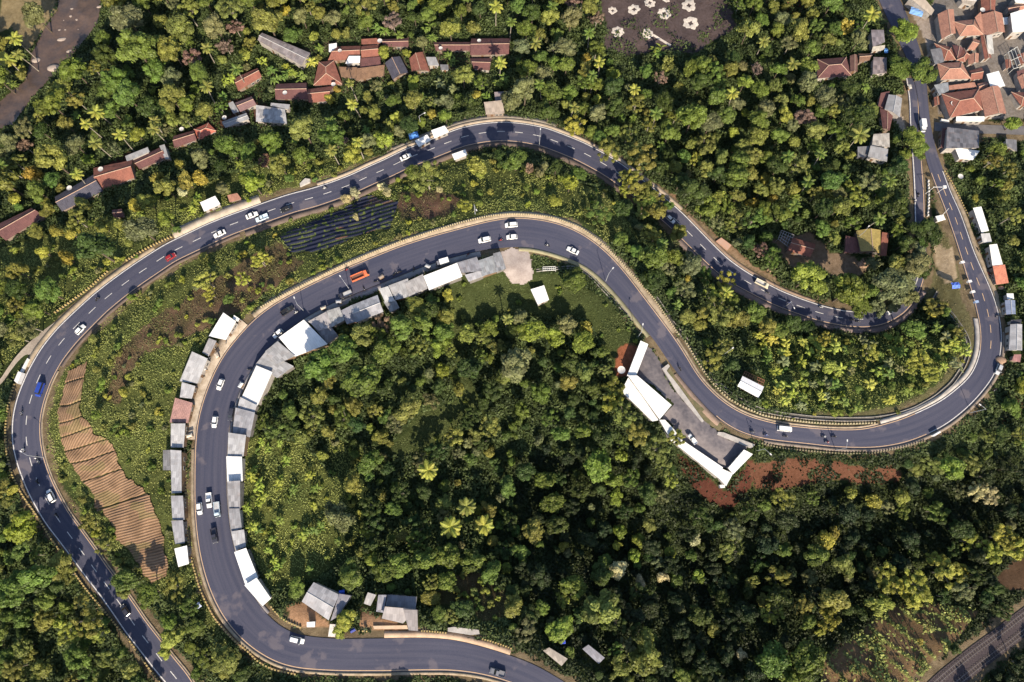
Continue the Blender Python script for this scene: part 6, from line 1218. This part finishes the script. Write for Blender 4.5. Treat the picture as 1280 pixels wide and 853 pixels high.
SAL="""b 45 20 22 K;p 18 48 11 Y;p 10 75 11 Y;p 22 68 9 O;b 160 25 25 K;b 130 50 15 M;b 172 62 30 M;b 215 65 22 O;b 250 92 20 M;b 193 90 20 M;b 160 120 22 M;b 185 135 17 D;b 65 130 23 M;p 120 140 11 Y;p 107 155 9 Y;r 171 168 13 G;b 95 182 17 K;r 110 200 12 G;r 215 150 12 O;b 235 130 15 M;f 235 14 18 O;f 288 10 20 O;r 305 70 12 Y;p 258 60 9 O;
b 335 28 24 O;b 366 45 16 M;b 400 18 14 O;r 392 45 9 Y;r 420 42 10 O;f 455 6 20 O;p 620 8 11 Y;b 576 15 12 M;b 592 35 12 O;r 480 65 12 Y;r 508 67 9 Y;b 516 104 14 G;b 516 126 16 O;p 440 130 9 Y;p 437 104 7 O;b 468 142 13 O;r 412 124 10 W;r 421 112 8 W;r 480 174 16 G;b 380 163 22 O;r 375 195 14 M;p 413 152 9 M;p 414 188 9 O;b 440 195 17 Y;r 557 145 12 G;b 588 133 16 D;r 596 207 16 Y;r 517 214 12 M;b 536 214 14 O;b 638 128 20 K;b 350 206 18 O;
b 656 115 22 K;b 685 140 17 D;f 746 25 12 B;r 733 72 9 W;f 692 62 10 K;r 765 92 13 G;b 806 90 13 M;r 835 80 12 O;r 890 75 10 O;b 931 104 14 G;r 930 141 8 G;f 946 88 10 B;f 795 130 14 O;f 812 155 12 O;b 830 130 17 D;b 866 148 24 M;f 720 158 17 Y;f 760 190 18 O;f 803 196 22 O;f 785 168 14 O;r 916 166 10 G;b 930 182 14 O;f 870 200 11 Y;
p 1090 18 12 Y;b 1130 40 23 G;b 1124 86 20 M;b 1152 92 26 M;b 1140 174 22 M;b 1148 190 14 M;p 1075 168 14 O;b 1074 145 20 D;r 1058 34 13 W;b 1000 40 20 O;f 988 55 14 K;b 1030 122 18 K;b 1021 166 17 O;b 981 145 14 Y;b 975 172 15 M;b 1265 156 15 G;
r 40 218 14 W;b 65 226 13 M;r 19 249 10 Y;r 103 255 13 O;r 168 257 12 W;r 197 224 12 W;r 232 226 14 W;r 250 222 13 W;r 228 241 9 P;b 316 229 21 G;b 278 236 12 K;b 208 275 15 G;b 178 288 21 K;b 120 312 28 D;r 70 289 11 Y;r 91 293 12 W;b 45 291 14 O;r 128 283 12 O;r 150 281 11 O;r 54 315 12 Y;r 82 322 13 W;b 22 340 16 O;b 60 365 20 M;b 45 386 18 M;r 165 372 8 G;f 258 351 14 Y;f 263 367 10 Y;f 304 349 11 Y;f 325 326 12 Y;
r 433 248 9 P;r 443 241 10 P;r 478 233 8 P;r 485 240 8 P;f 533 220 22 O;r 549 237 6 P;r 600 217 10 Y;f 580 256 11 Y;r 599 255 7 Y;r 445 271 6 P;f 327 325 11 Y;f 515 215 10 M;
r 583 416 15 Y;b 549 433 16 G;r 552 462 12 G;b 665 414 19 G;b 690 420 17 G;b 728 428 17 G;b 645 455 26 K;r 633 470 15 O;r 575 487 10 O;b 508 515 19 O;r 474 546 13 O;b 400 496 15 O;r 377 545 12 O;r 411 540 12 O;b 441 508 14 O;b 452 478 30 M;b 400 458 26 M;b 432 440 22 M;b 482 440 20 M;b 446 530 15 D;b 444 605 16 O;p 535 588 13 Y;p 583 633 12 O;p 563 659 14 Y;p 605 657 13 Y;b 748 583 21 G;b 768 600 13 G;r 776 570 10 G;b 770 622 12 G;
f 766 487 16 O;f 780 518 16 O;f 798 542 17 O;f 822 562 16 O;f 845 548 12 O;f 765 505 14 Y;f 828 585 12 O;f 838 600 10 Y;b 500 704 18 M;b 530 700 18 M;b 560 696 20 M;b 592 702 18 M;b 615 716 16 M;b 482 714 16 M;r 504 672 11 O;b 426 646 22 K;b 438 718 20 M;b 433 774 15 Y;b 425 790 10 Y;
r 798 675 10 G;r 792 695 10 G;r 774 664 10 G;b 811 656 11 O;r 838 690 9 G;r 771 682 8 Y;r 869 675 9 P;b 772 712 14 P;r 800 728 9 P;r 828 721 10 P;r 873 720 10 G;f 913 687 16 O;b 699 787 20 G;b 751 762 26 O;b 808 816 24 O;f 780 835 18 O;r 926 818 9 P;f 702 749 10 Y;r 704 684 8 Y;b 665 664 18 O;b 650 690 14 M;
b 1190 585 19 G;f 1222 612 14 P;f 1238 622 13 P;r 1092 626 12 W;r 1128 621 12 Y;r 1063 616 10 Y;f 1030 424 10 Y;b 1035 458 13 Y;f 1087 440 13 Y;f 1148 452 16 Y;f 1163 468 12 Y;f 1140 460 10 Y;b 1276 484 13 G;n 965 425 8 Y;n 975 440 7 Y;n 985 428 8 Y;n 1003 428 8 Y;n 1050 462 8 Y;n 1012 440 7 G;n 1060 455 7 G;n 948 420 7 Y;n 1110 455 7 K;n 1182 420 8 K;n 1160 395 7 W;n 1170 410 8 M;
r 1032 674 14 W;r 1042 666 10 W;b 1020 695 17 M;b 1053 706 15 O;f 1105 722 17 Y;f 1125 735 15 Y;f 1146 732 18 Y;f 1183 718 18 Y;f 1170 702 13 Y;f 1198 712 12 W;b 1094 757 14 Y;b 1108 753 10 Y;b 1138 752 12 Y;b 1038 749 19 O;f 1035 772 14 Y;f 965 767 13 Y;f 970 720 15 O;f 1001 759 14 O;f 1213 677 14 Y;f 1257 672 17 Y;f 1272 686 15 Y;f 1242 690 15 Y;b 965 824 21 M;b 1007 824 24 M;b 985 845 16 M;r 1025 790 7 Y;r 1150 802 5 W;
f 795 232 16 O;b 812 254 15 M;f 803 264 12 O;f 788 224 14 Y;f 808 243 14 O;f 800 250 11 Y;f 820 250 12 O;b 835 258 10 M;f 785 222 14 O;b 1150 300 14 D;b 1147 316 15 K;b 1152 340 12 D;b 1146 288 14 D;b 1135 372 16 K;b 1115 378 15 K;b 1148 186 15 M;b 28 659 21 G;b 15 741 20 M;b 49 720 22 M;b 74 706 18 O;f 111 777 18 O;f 88 794 13 Y;f 125 792 13 Y;f 137 824 14 O;b 98 824 17 M;f 111 655 14 O;f 129 682 12 O;b 157 726 17 M;b 155 742 10 O;b 216 798 16 Y;b 207 815 10 Y;b 285 826 20 O;b 213 777 12 M;b 186 742 16 M;f 217 733 14 O;f 235 760 12 M;b 245 785 14 M;
b 1156 288 24 D;b 1009 347 25 G;b 1000 340 14 G;b 1020 360 14 G;b 1061 364 28 M;b 1075 385 18 M;b 1110 358 28 K;b 1146 330 22 K;b 1095 385 16 K;b 1130 350 18 K;b 1118 256 22 D;r 956 225 10 W;r 991 237 13 O;f 1020 244 12 O;r 965 249 9 W;f 1074 248 14 Y;f 1065 235 12 Y;r 940 253 9 W;r 900 246 13 Y;b 867 241 24 D;b 850 228 16 D;b 712 230 15 G;r 694 251 12 Y;f 748 267 18 M;f 779 238 10 Y;r 810 233 10 O;b 820 265 17 O;b 846 291 14 O;f 818 296 16 O;b 818 322 22 M;f 916 283 12 O;f 908 350 14 Y;f 890 368 14 Y;b 942 390 17 M;f 898 390 20 O;b 921 400 16 O;f 880 345 12 M;
n 340 88 8 M;n 352 95 8 M;n 365 92 8 G;n 376 98 8 M;n 391 78 9 Y;n 330 80 7 G;n 358 84 7 G;n 345 100 7 M;n 290 98 7 G;n 280 105 7 G;n 245 255 8 G;n 240 265 7 G;n 248 248 7 G;n 610 118 8 M;n 622 105 8 M;n 630 98 8 M;n 560 70 8 M;n 570 78 7 M;n 480 40 8 M;n 470 38 8 M;n 500 45 8 M;n 530 35 8 M;n 540 48 8 M;n 550 105 8 K;n 565 112 8 K;n 320 610 8 G;n 315 595 8 G;n 328 620 7 G;n 822 68 9 M;n 817 60 9 M"""
for rec in SAL.replace('\n','').split(';'):
    if rec.strip(): k,x,y,r,c=rec.split(); plant(k,float(x),float(y),float(r),c)
NS=len(TREES)
R_STRIP=[(-60,330),(350,200),(600,195),(760,240),(800,300),(700,260),(640,255),(560,272),(330,370),(250,450),(225,560),(225,700),(250,770),(200,740),(140,690),(60,600),(60,480),(150,390)]
SCR=[R_STRIP,OPENG,GRASSR,INLEFT,BROWNB,SCRUBRED,[(410,545),(455,560),(460,620),(450,690),(400,720),(330,740),(420,650)]]
R_C=[(500,440),(780,440),(860,580),(960,640),(1300,560),(1300,900),(660,900),(650,770),(640,700),(430,730),(420,560)]
grid={}
def near(x,y,r,f):
    for i in range(int(x//30)-1,int(x//30)+2):
        for j in range(int(y//30)-1,int(y//30)+2):
            for a_,b_,c_ in grid.get((i,j),()):
                if (a_-x)**2+(b_-y)**2<((c_+r)*f)**2: return True
    return False
def addg(x,y,r): grid.setdefault((int(x//30),int(y//30)),[]).append((x,y,r))
for t in TREES: addg(t[3],t[4],t[5]*(1.25 if t[1]=='p' else 1))
cnt={'b':sum(t[1]=='b' for t in TREES),'r':sum(t[1]=='r' for t in TREES),'f':sum(t[1]=='f' for t in TREES),'s':0,'w':0,'u':0,'p':sum(t[1]=='p' for t in TREES),'n':sum(t[1]=='n' for t in TREES)}
CAP={'w':298,'b':298,'r':298,'f':298,'s':298,'u':298,'p':60,'n':150}
def nb(x,y): i=int((x+90)/2); j=int((y+90)/2); return bool(nearb[j,i])
def ip(x,y,p): return bool(in_poly(np.array([x]),np.array([y]),p)[0])
def choose(x,y):
    if any(ip(x,y,p) for p in SCR):
        q=rnd.random()
        if ip(x,y,GRASSR) : return None if q<.9 else ('s',rnd.uniform(2.5,4),rnd.choice('OY'))
        if ip(x,y,OPENG): return ('s',rnd.uniform(3,5),rnd.choice('MMOG')) if q<.3 else None
        if q<.35: return None
        if ip(x,y,INLEFT) and q<.6: return None
        if ip(x,y,INLEFT) and q>.82: return ('n',rnd.uniform(5,7),rnd.choice('MG'))
        return ('s',rnd.uniform(3,6.5),rnd.choice('MMOOYGK')) if q<.93 else ('r',rnd.uniform(5,9),rnd.choice('MOYG'))
    if ip(x,y,BANANAV):
        q=rnd.random(); return ('n',rnd.uniform(6,8.5),rnd.choice('MGYK')) if q<.35 else (('s',rnd.uniform(4,6.5),rnd.choice('MMGO')) if q<.7 else ('r',rnd.uniform(6,9),rnd.choice('MMDO')))
    if ip(x,y,R_C):
        q=rnd.random(); return ('b',rnd.uniform(10,18),rnd.choice('EEEEEDDDM' if x>640 and y>560 else 'DDDMMMO')) if q<.5 else (('r',rnd.uniform(6.5,11),rnd.choice('EEEEEDDDMOK' if x>640 and y>560 else 'DDDDMMMOOGK')) if q<.86 else ('f',rnd.uniform(9,15),rnd.choice('EEEDDMK' if x>640 and y>560 else 'DDDMOK')))  # lower right draws mostly E crowns, valley shade painted into their colour
    q=rnd.random()
    if y<420 and x<1175: return ('w',rnd.uniform(14,25) if x<450 and y<280 else rnd.uniform(11,20),rnd.choice('DMMMMMOOOK' if x<450 else 'DDMMMMOOOK')) if q<.58 else (('r',rnd.uniform(7,12),rnd.choice('DMMMOOOYKMW')) if q<.8 else (('f',rnd.uniform(10,17),rnd.choice('MMOOKB')) if q<.96 else (('p',rnd.uniform(8,10.5),rnd.choice('OYMM')) if q<.985 else ('n',7,'M'))))
    return ('b',rnd.uniform(9,16),rnd.choice('DMMMO')) if q<.5 else (('r',rnd.uniform(7,11),rnd.choice('DMMOY')) if q<.85 else ('f',rnd.uniform(9,15),rnd.choice('MOO')))
def try_fill(n_,lo,f,small=False):
    for _ in range(n_):
        x=rnd.uniform(-35,1315); y=rnd.uniform(-45,905)
        ch=choose(x,y)
        if not ch: continue
        k,r,c=ch
        if small:
            if k in 'bfw': k='r'
            if k in 'rw': k='u'; r=rnd.uniform(5.5,9)
        if cnt[k]>=CAP[k] or blocked(x,y): continue
        if k in 'bwrfup' and nb(x,y): continue
        kk=.72
        if any(blocked(x+math.cos(a_)*r*kk,y+math.sin(a_)*r*kk) for a_ in (0,.8,1.57,2.4,3.14,3.9,4.7,5.5)): continue
        if near(x,y,r,f): continue
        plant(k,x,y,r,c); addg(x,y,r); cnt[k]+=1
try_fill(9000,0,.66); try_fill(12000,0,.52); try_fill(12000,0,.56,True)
print('TREES',cnt,len(TREES))
# labels for every plant: kind + colour + nearest landmark + rank
MARK=[('the long two-colour barn',355,62),('the muddy stream',75,60),('the pair of leaning palms',115,150),('the dark slate roof',88,240),('the dull red roof at far left',20,290),('the red terrace house',155,205),('the bright red roof',250,165),('the open roof grid house',340,140),('the left hamlet house',405,95),('the black roofed hamlet house',495,85),('the grey-white hamlet hut',540,80),('the wide red hamlet roof',613,58),('the pale house by the top bend',620,135),('the blue tarpaulin on the top road',517,169),('the oblong white stalls',540,170),('the sandy lay-by stall',262,255),('the dark red car',213,321),('the striped guard wall at left',110,375),('the white board on the left road',22,470),('the blue minibus',50,487),('the farm track',60,418),('the lowest car on the left road',63,620),('the lower left road',150,765),('the ploughed field',150,600),('the vegetable beds',430,290),('the loop top guard wall',600,268),('the white billboard-like roof',575,193),('the burnt field',830,40),('the keyhole ash patch',815,45),('the hatchback emerging from trees',838,274),('the brick stack',905,305),('the cream lorry',952,355),('the red clearing hut',1002,310),('the mossy green roof',1087,300),('the hairpin bend',1140,380),('the narrow median',1162,240),('the dark hipped house',1038,85),('the cluttered grey hut',1100,90),('the white and grey shop',1118,130),('the square white metal roof',1098,190),('the stained flat roof building',1203,175),('the gardens by the side street',1262,170),('the white stalls at right',1225,275),('the blue-grey stall',1263,385),('the silvery ribbed stall',1270,425),('the curved ditch',1200,420),('the lone white shed',938,483),('the white minibus',981,536),('the red soil cut',1020,585),('the right bend kerb',1215,510),('the rest area main hall',805,495),('the rest area corner block',905,600),('the round rest area dish',776,462),('the inner meadow cabin',672,370),('the dirt clearing',650,340),('the right end of inner stalls',620,330),('the clean white inner stall',555,350),('the big white scribbled roof',380,422),('the white curved inner stall',322,480),('the square white inner stall',294,587),('the last white inner stall',322,740),('the bottom left house',410,750),('the bottom right house',500,758),('the brown scrub patch',590,735),('the grey roof at bottom centre',740,820),('the three central palms',585,650),('the lone pale palm',535,588),('the bright meadow trees',695,420),('the terraced plots',1130,800),('the railway',1235,815),('the golden tree at lower right',1032,674),('the pale dry tree',1230,615),('the lime dotted tree',699,787),('the cream flowering tree',772,712),('the big white outer stall roof',278,410),('the rubble brown stall',226,515),('the framed outer stall',228,695),('the lower left forest edge',60,760),('the dark centre of the valley',700,620),('the dense woods right of centre',900,740),('the top edge woods left of centre',210,40),('the woods under the top bend',720,120),('the thicket east of the burnt field',940,120),('the woods above the clearing',1030,200),('the bottom edge woods',900,830),('the left edge woods',15,370),('the inner left shrubs',370,640),('the shrubs under the big white roof',400,470)]
from collections import defaultdict
bk=defaultdict(list)
for t in TREES:
    e,k,c,px,py,r=t; d=[(math.hypot(px-m[1],py-m[2]),i) for i,m in enumerate(MARK)]; _,i=min(d); m=MARK[i]; dx,dy=px-m[1],py-m[2]
    dirn=('right of' if dx>0 else 'left of') if abs(dx)>abs(dy) else ('below' if dy>0 else 'above')
    bk[(k,c,i,dirn)].append((_,t))
ORD=['nearest','second nearest','third nearest','fourth nearest','fifth nearest','sixth nearest','seventh nearest','eighth nearest','ninth nearest','tenth nearest','eleventh nearest','twelfth nearest','thirteenth nearest','fourteenth nearest','fifteenth nearest','sixteenth nearest','seventeenth nearest','eighteenth nearest','nineteenth nearest','twentieth nearest','twenty-first nearest','twenty-second nearest','twenty-third nearest','twenty-fourth nearest']
for (k,c,i,dirn),L in bk.items():
    L.sort(key=lambda q:q[0])
    for n_,(d,t) in enumerate(L):
        w=COLS[c][0]+' '+KN[k][1]; lab=(w if len(L)==1 else ORD[min(n_,23)]+' '+w)+' '+dirn+' '+MARK[i][0]
        if n_>23: print('OVER',n_)
        tag(t[0],lab,KN[k][2],{'b':'broadleaf trees of the hillside woods','r':'round trees in groves and gardens','f':'feathery trees along roads and slopes','u':'low understory trees filling gaps in the woods','w':'spreading canopy trees of the upper woods','s':'shrubs on the open slopes','p':'coconut palms among the trees','n':'banana clumps on the slopes'}[k])
# bamboo pole pile left out; undergrowth: one object nobody could count
def undergrowth(n_,seed,name,label):
    g=np.random.default_rng(seed); x=g.uniform(-205,205,n_); y=g.uniform(-116,172,n_); z=TZ(x,y); px,py=proj(x,y,z)
    ok=(px>-60)&(px<1340)&(py>-70)&(py<920); x,y,z,px,py=[v[ok] for v in(x,y,z,px,py)]
    i=((px+90)/2).astype(int); j=((py+90)/2).astype(int); rd=grid_at(RDG,x,y)
    bl_=(hm|fm|kd)[j,i]; fz=fm[j,i]&~hm[j,i]
    keep=~bl_&(rd>.5+2.6*vnoise(x,y,3,71)); 
    red=in_poly(px,py,CUT)|in_poly(px,py,CUT2)|in_poly(px,py,TERR); keep|=(red&~hm[j,i]&(g.random(len(x))<.06+.9*(vnoise(x,y,4,80)>.62))&(rd>2)); keep|=in_poly(px,py,BURNT)&(g.random(len(x))<.55*np.clip(vnoise(x,y,6,78)*2.4-1.25,0,1)); tt=in_poly(px,py,TERR); bd=np.full(len(x),99.0); bd[tt]=bankd(px[tt],py[tt]); keep|=tt&((g.random(len(x))<.02)|(bd<.8+1.4*vnoise(x,y,2,79)))
    op=np.zeros(len(x),bool)
    for p in SCR+[BANANAV,[(-60,330),(350,200),(600,195),(760,240),(800,300),(330,370),(225,560),(300,830),(60,560)]]: op|=in_poly(px,py,p)
    brown=in_poly(px,py,BROWNB)|in_poly(px,py,SCRUBRED)|in_poly(px,py,SCRUBL)
    gr=in_poly(px,py,GRASSR); openg=in_poly(px,py,OPENG)
    keep&=~((gr)&(g.random(len(x))>.25)); dens=vnoise(x,y,5,72); keep&=~(brown&(dens>.5)&(g.random(len(x))>.25)); keep&=~(op&(vnoise(x,y,7,77)>.6)&(g.random(len(x))>.35))
    x,y,z,op,brown,gr,openg,rd=[v[keep] for v in(x,y,z,op,brown,gr,openg,rd)]; m_=len(x)
    hgt=np.where(op,.10+1.0*vnoise(x,y,3.2,73)**1.8,.2+3.0*vnoise(x,y,3.2,74)**1.6)*np.clip((rd-1.0)/3,.15,1); hgt=np.where(gr|openg,hgt*.35,hgt)
    C=np.c_[x,y,z+hgt*(.35+.65*g.random(m_))]; Nn=unit(g.normal(size=(m_,3))*.55+[0,0,.9]); S=np.where(op,.15+.17*g.random(m_),.26+.4*g.random(m_))
    V,F_=quads(C,Nn,S,.6,g); me=mesh_np(name,V,F_,MATS['undergrowth_leaf'])
    t=vnoise(x,y,3,75)[:,None]; u=vnoise(x,y,11,76)[:,None]; pxk,pyk=proj(x,y,z); sh=((pxk>640)&(pyk>570))[:,None]; dk=np.array((.022,.034,.013))*(1-t)+np.array((.080,.108,.034))*t; dk=np.where(sh,dk*.5,dk); lt=np.array((.11,.145,.040))*(1-t)+np.array((.29,.31,.085))*t; lt=lt*(1-.5*np.clip(u-.5,0,1))+np.array((.16,.115,.06))*.5*np.clip(u-.5,0,1)  # sh: lower-right forest undergrowth painted darker to stand for valley shade
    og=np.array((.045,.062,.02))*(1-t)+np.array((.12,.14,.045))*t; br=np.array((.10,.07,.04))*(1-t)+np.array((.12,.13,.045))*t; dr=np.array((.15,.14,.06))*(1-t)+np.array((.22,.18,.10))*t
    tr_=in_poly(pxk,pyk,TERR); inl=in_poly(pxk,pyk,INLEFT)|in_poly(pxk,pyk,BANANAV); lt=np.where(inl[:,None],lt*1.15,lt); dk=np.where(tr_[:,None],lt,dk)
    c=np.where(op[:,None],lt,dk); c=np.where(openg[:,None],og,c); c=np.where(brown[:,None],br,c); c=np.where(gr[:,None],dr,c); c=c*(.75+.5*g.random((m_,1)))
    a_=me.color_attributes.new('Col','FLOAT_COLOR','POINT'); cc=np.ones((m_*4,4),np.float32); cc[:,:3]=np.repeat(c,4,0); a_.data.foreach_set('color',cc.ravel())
    o=obj(name,me); tag(o,label,'undergrowth',None,'stuff'); print(name,m_)
m,nt,b=newmat('undergrowth_leaf'); at=N(nt,'ShaderNodeAttribute',attribute_name='Col'); nt.links.new(at.outputs['Color'],b.inputs['Base Color']); b.inputs['Roughness'].default_value=.6; b.inputs['Specular IOR Level'].default_value=.2; MATS['undergrowth_leaf']=m
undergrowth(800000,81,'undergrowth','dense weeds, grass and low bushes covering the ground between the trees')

# ------------------------------------------------------------------ light, sky, camera
EL=R(33.0); sx,sy=.24,-1.0; L_=math.hypot(sx,sy); sx/=L_; sy/=L_
sd=Vector((sx*math.cos(EL),sy*math.cos(EL),math.sin(EL)))
ld=bpy.data.lights.new('sun','SUN'); ld.energy=5.0; ld.angle=R(.6); ld.color=(1,.87,.68); lo_=bpy.data.objects.new('sun',ld); lo_.rotation_euler=sd.to_track_quat('Z','Y').to_euler(); link(lo_)
w=bpy.data.worlds.new('World'); scene.world=w; w.use_nodes=True; nt=w.node_tree; nt.nodes.clear(); s=nt.nodes.new('ShaderNodeTexSky'); s.sky_type='NISHITA'; s.sun_disc=False; s.sun_elevation=EL; s.sun_rotation=math.atan2(sx,sy)
bg=nt.nodes.new('ShaderNodeBackground'); bg.inputs[1].default_value=.11; o=nt.nodes.new('ShaderNodeOutputWorld'); nt.links.new(s.outputs[0],bg.inputs[0]); nt.links.new(bg.outputs[0],o.inputs[0])
cd=bpy.data.cameras.new('camera'); cam=bpy.data.objects.new('camera',cd); cam.location=tuple(CAM); cam.rotation_euler=(TILT,0,0); cd.sensor_width=36; cd.lens=36*FPX/1280; cd.clip_end=5000; link(cam); scene.camera=cam
scene.view_settings.view_transform='Standard'; scene.view_settings.look='None'; scene.view_settings.exposure=.74; scene.view_settings.gamma=1.0
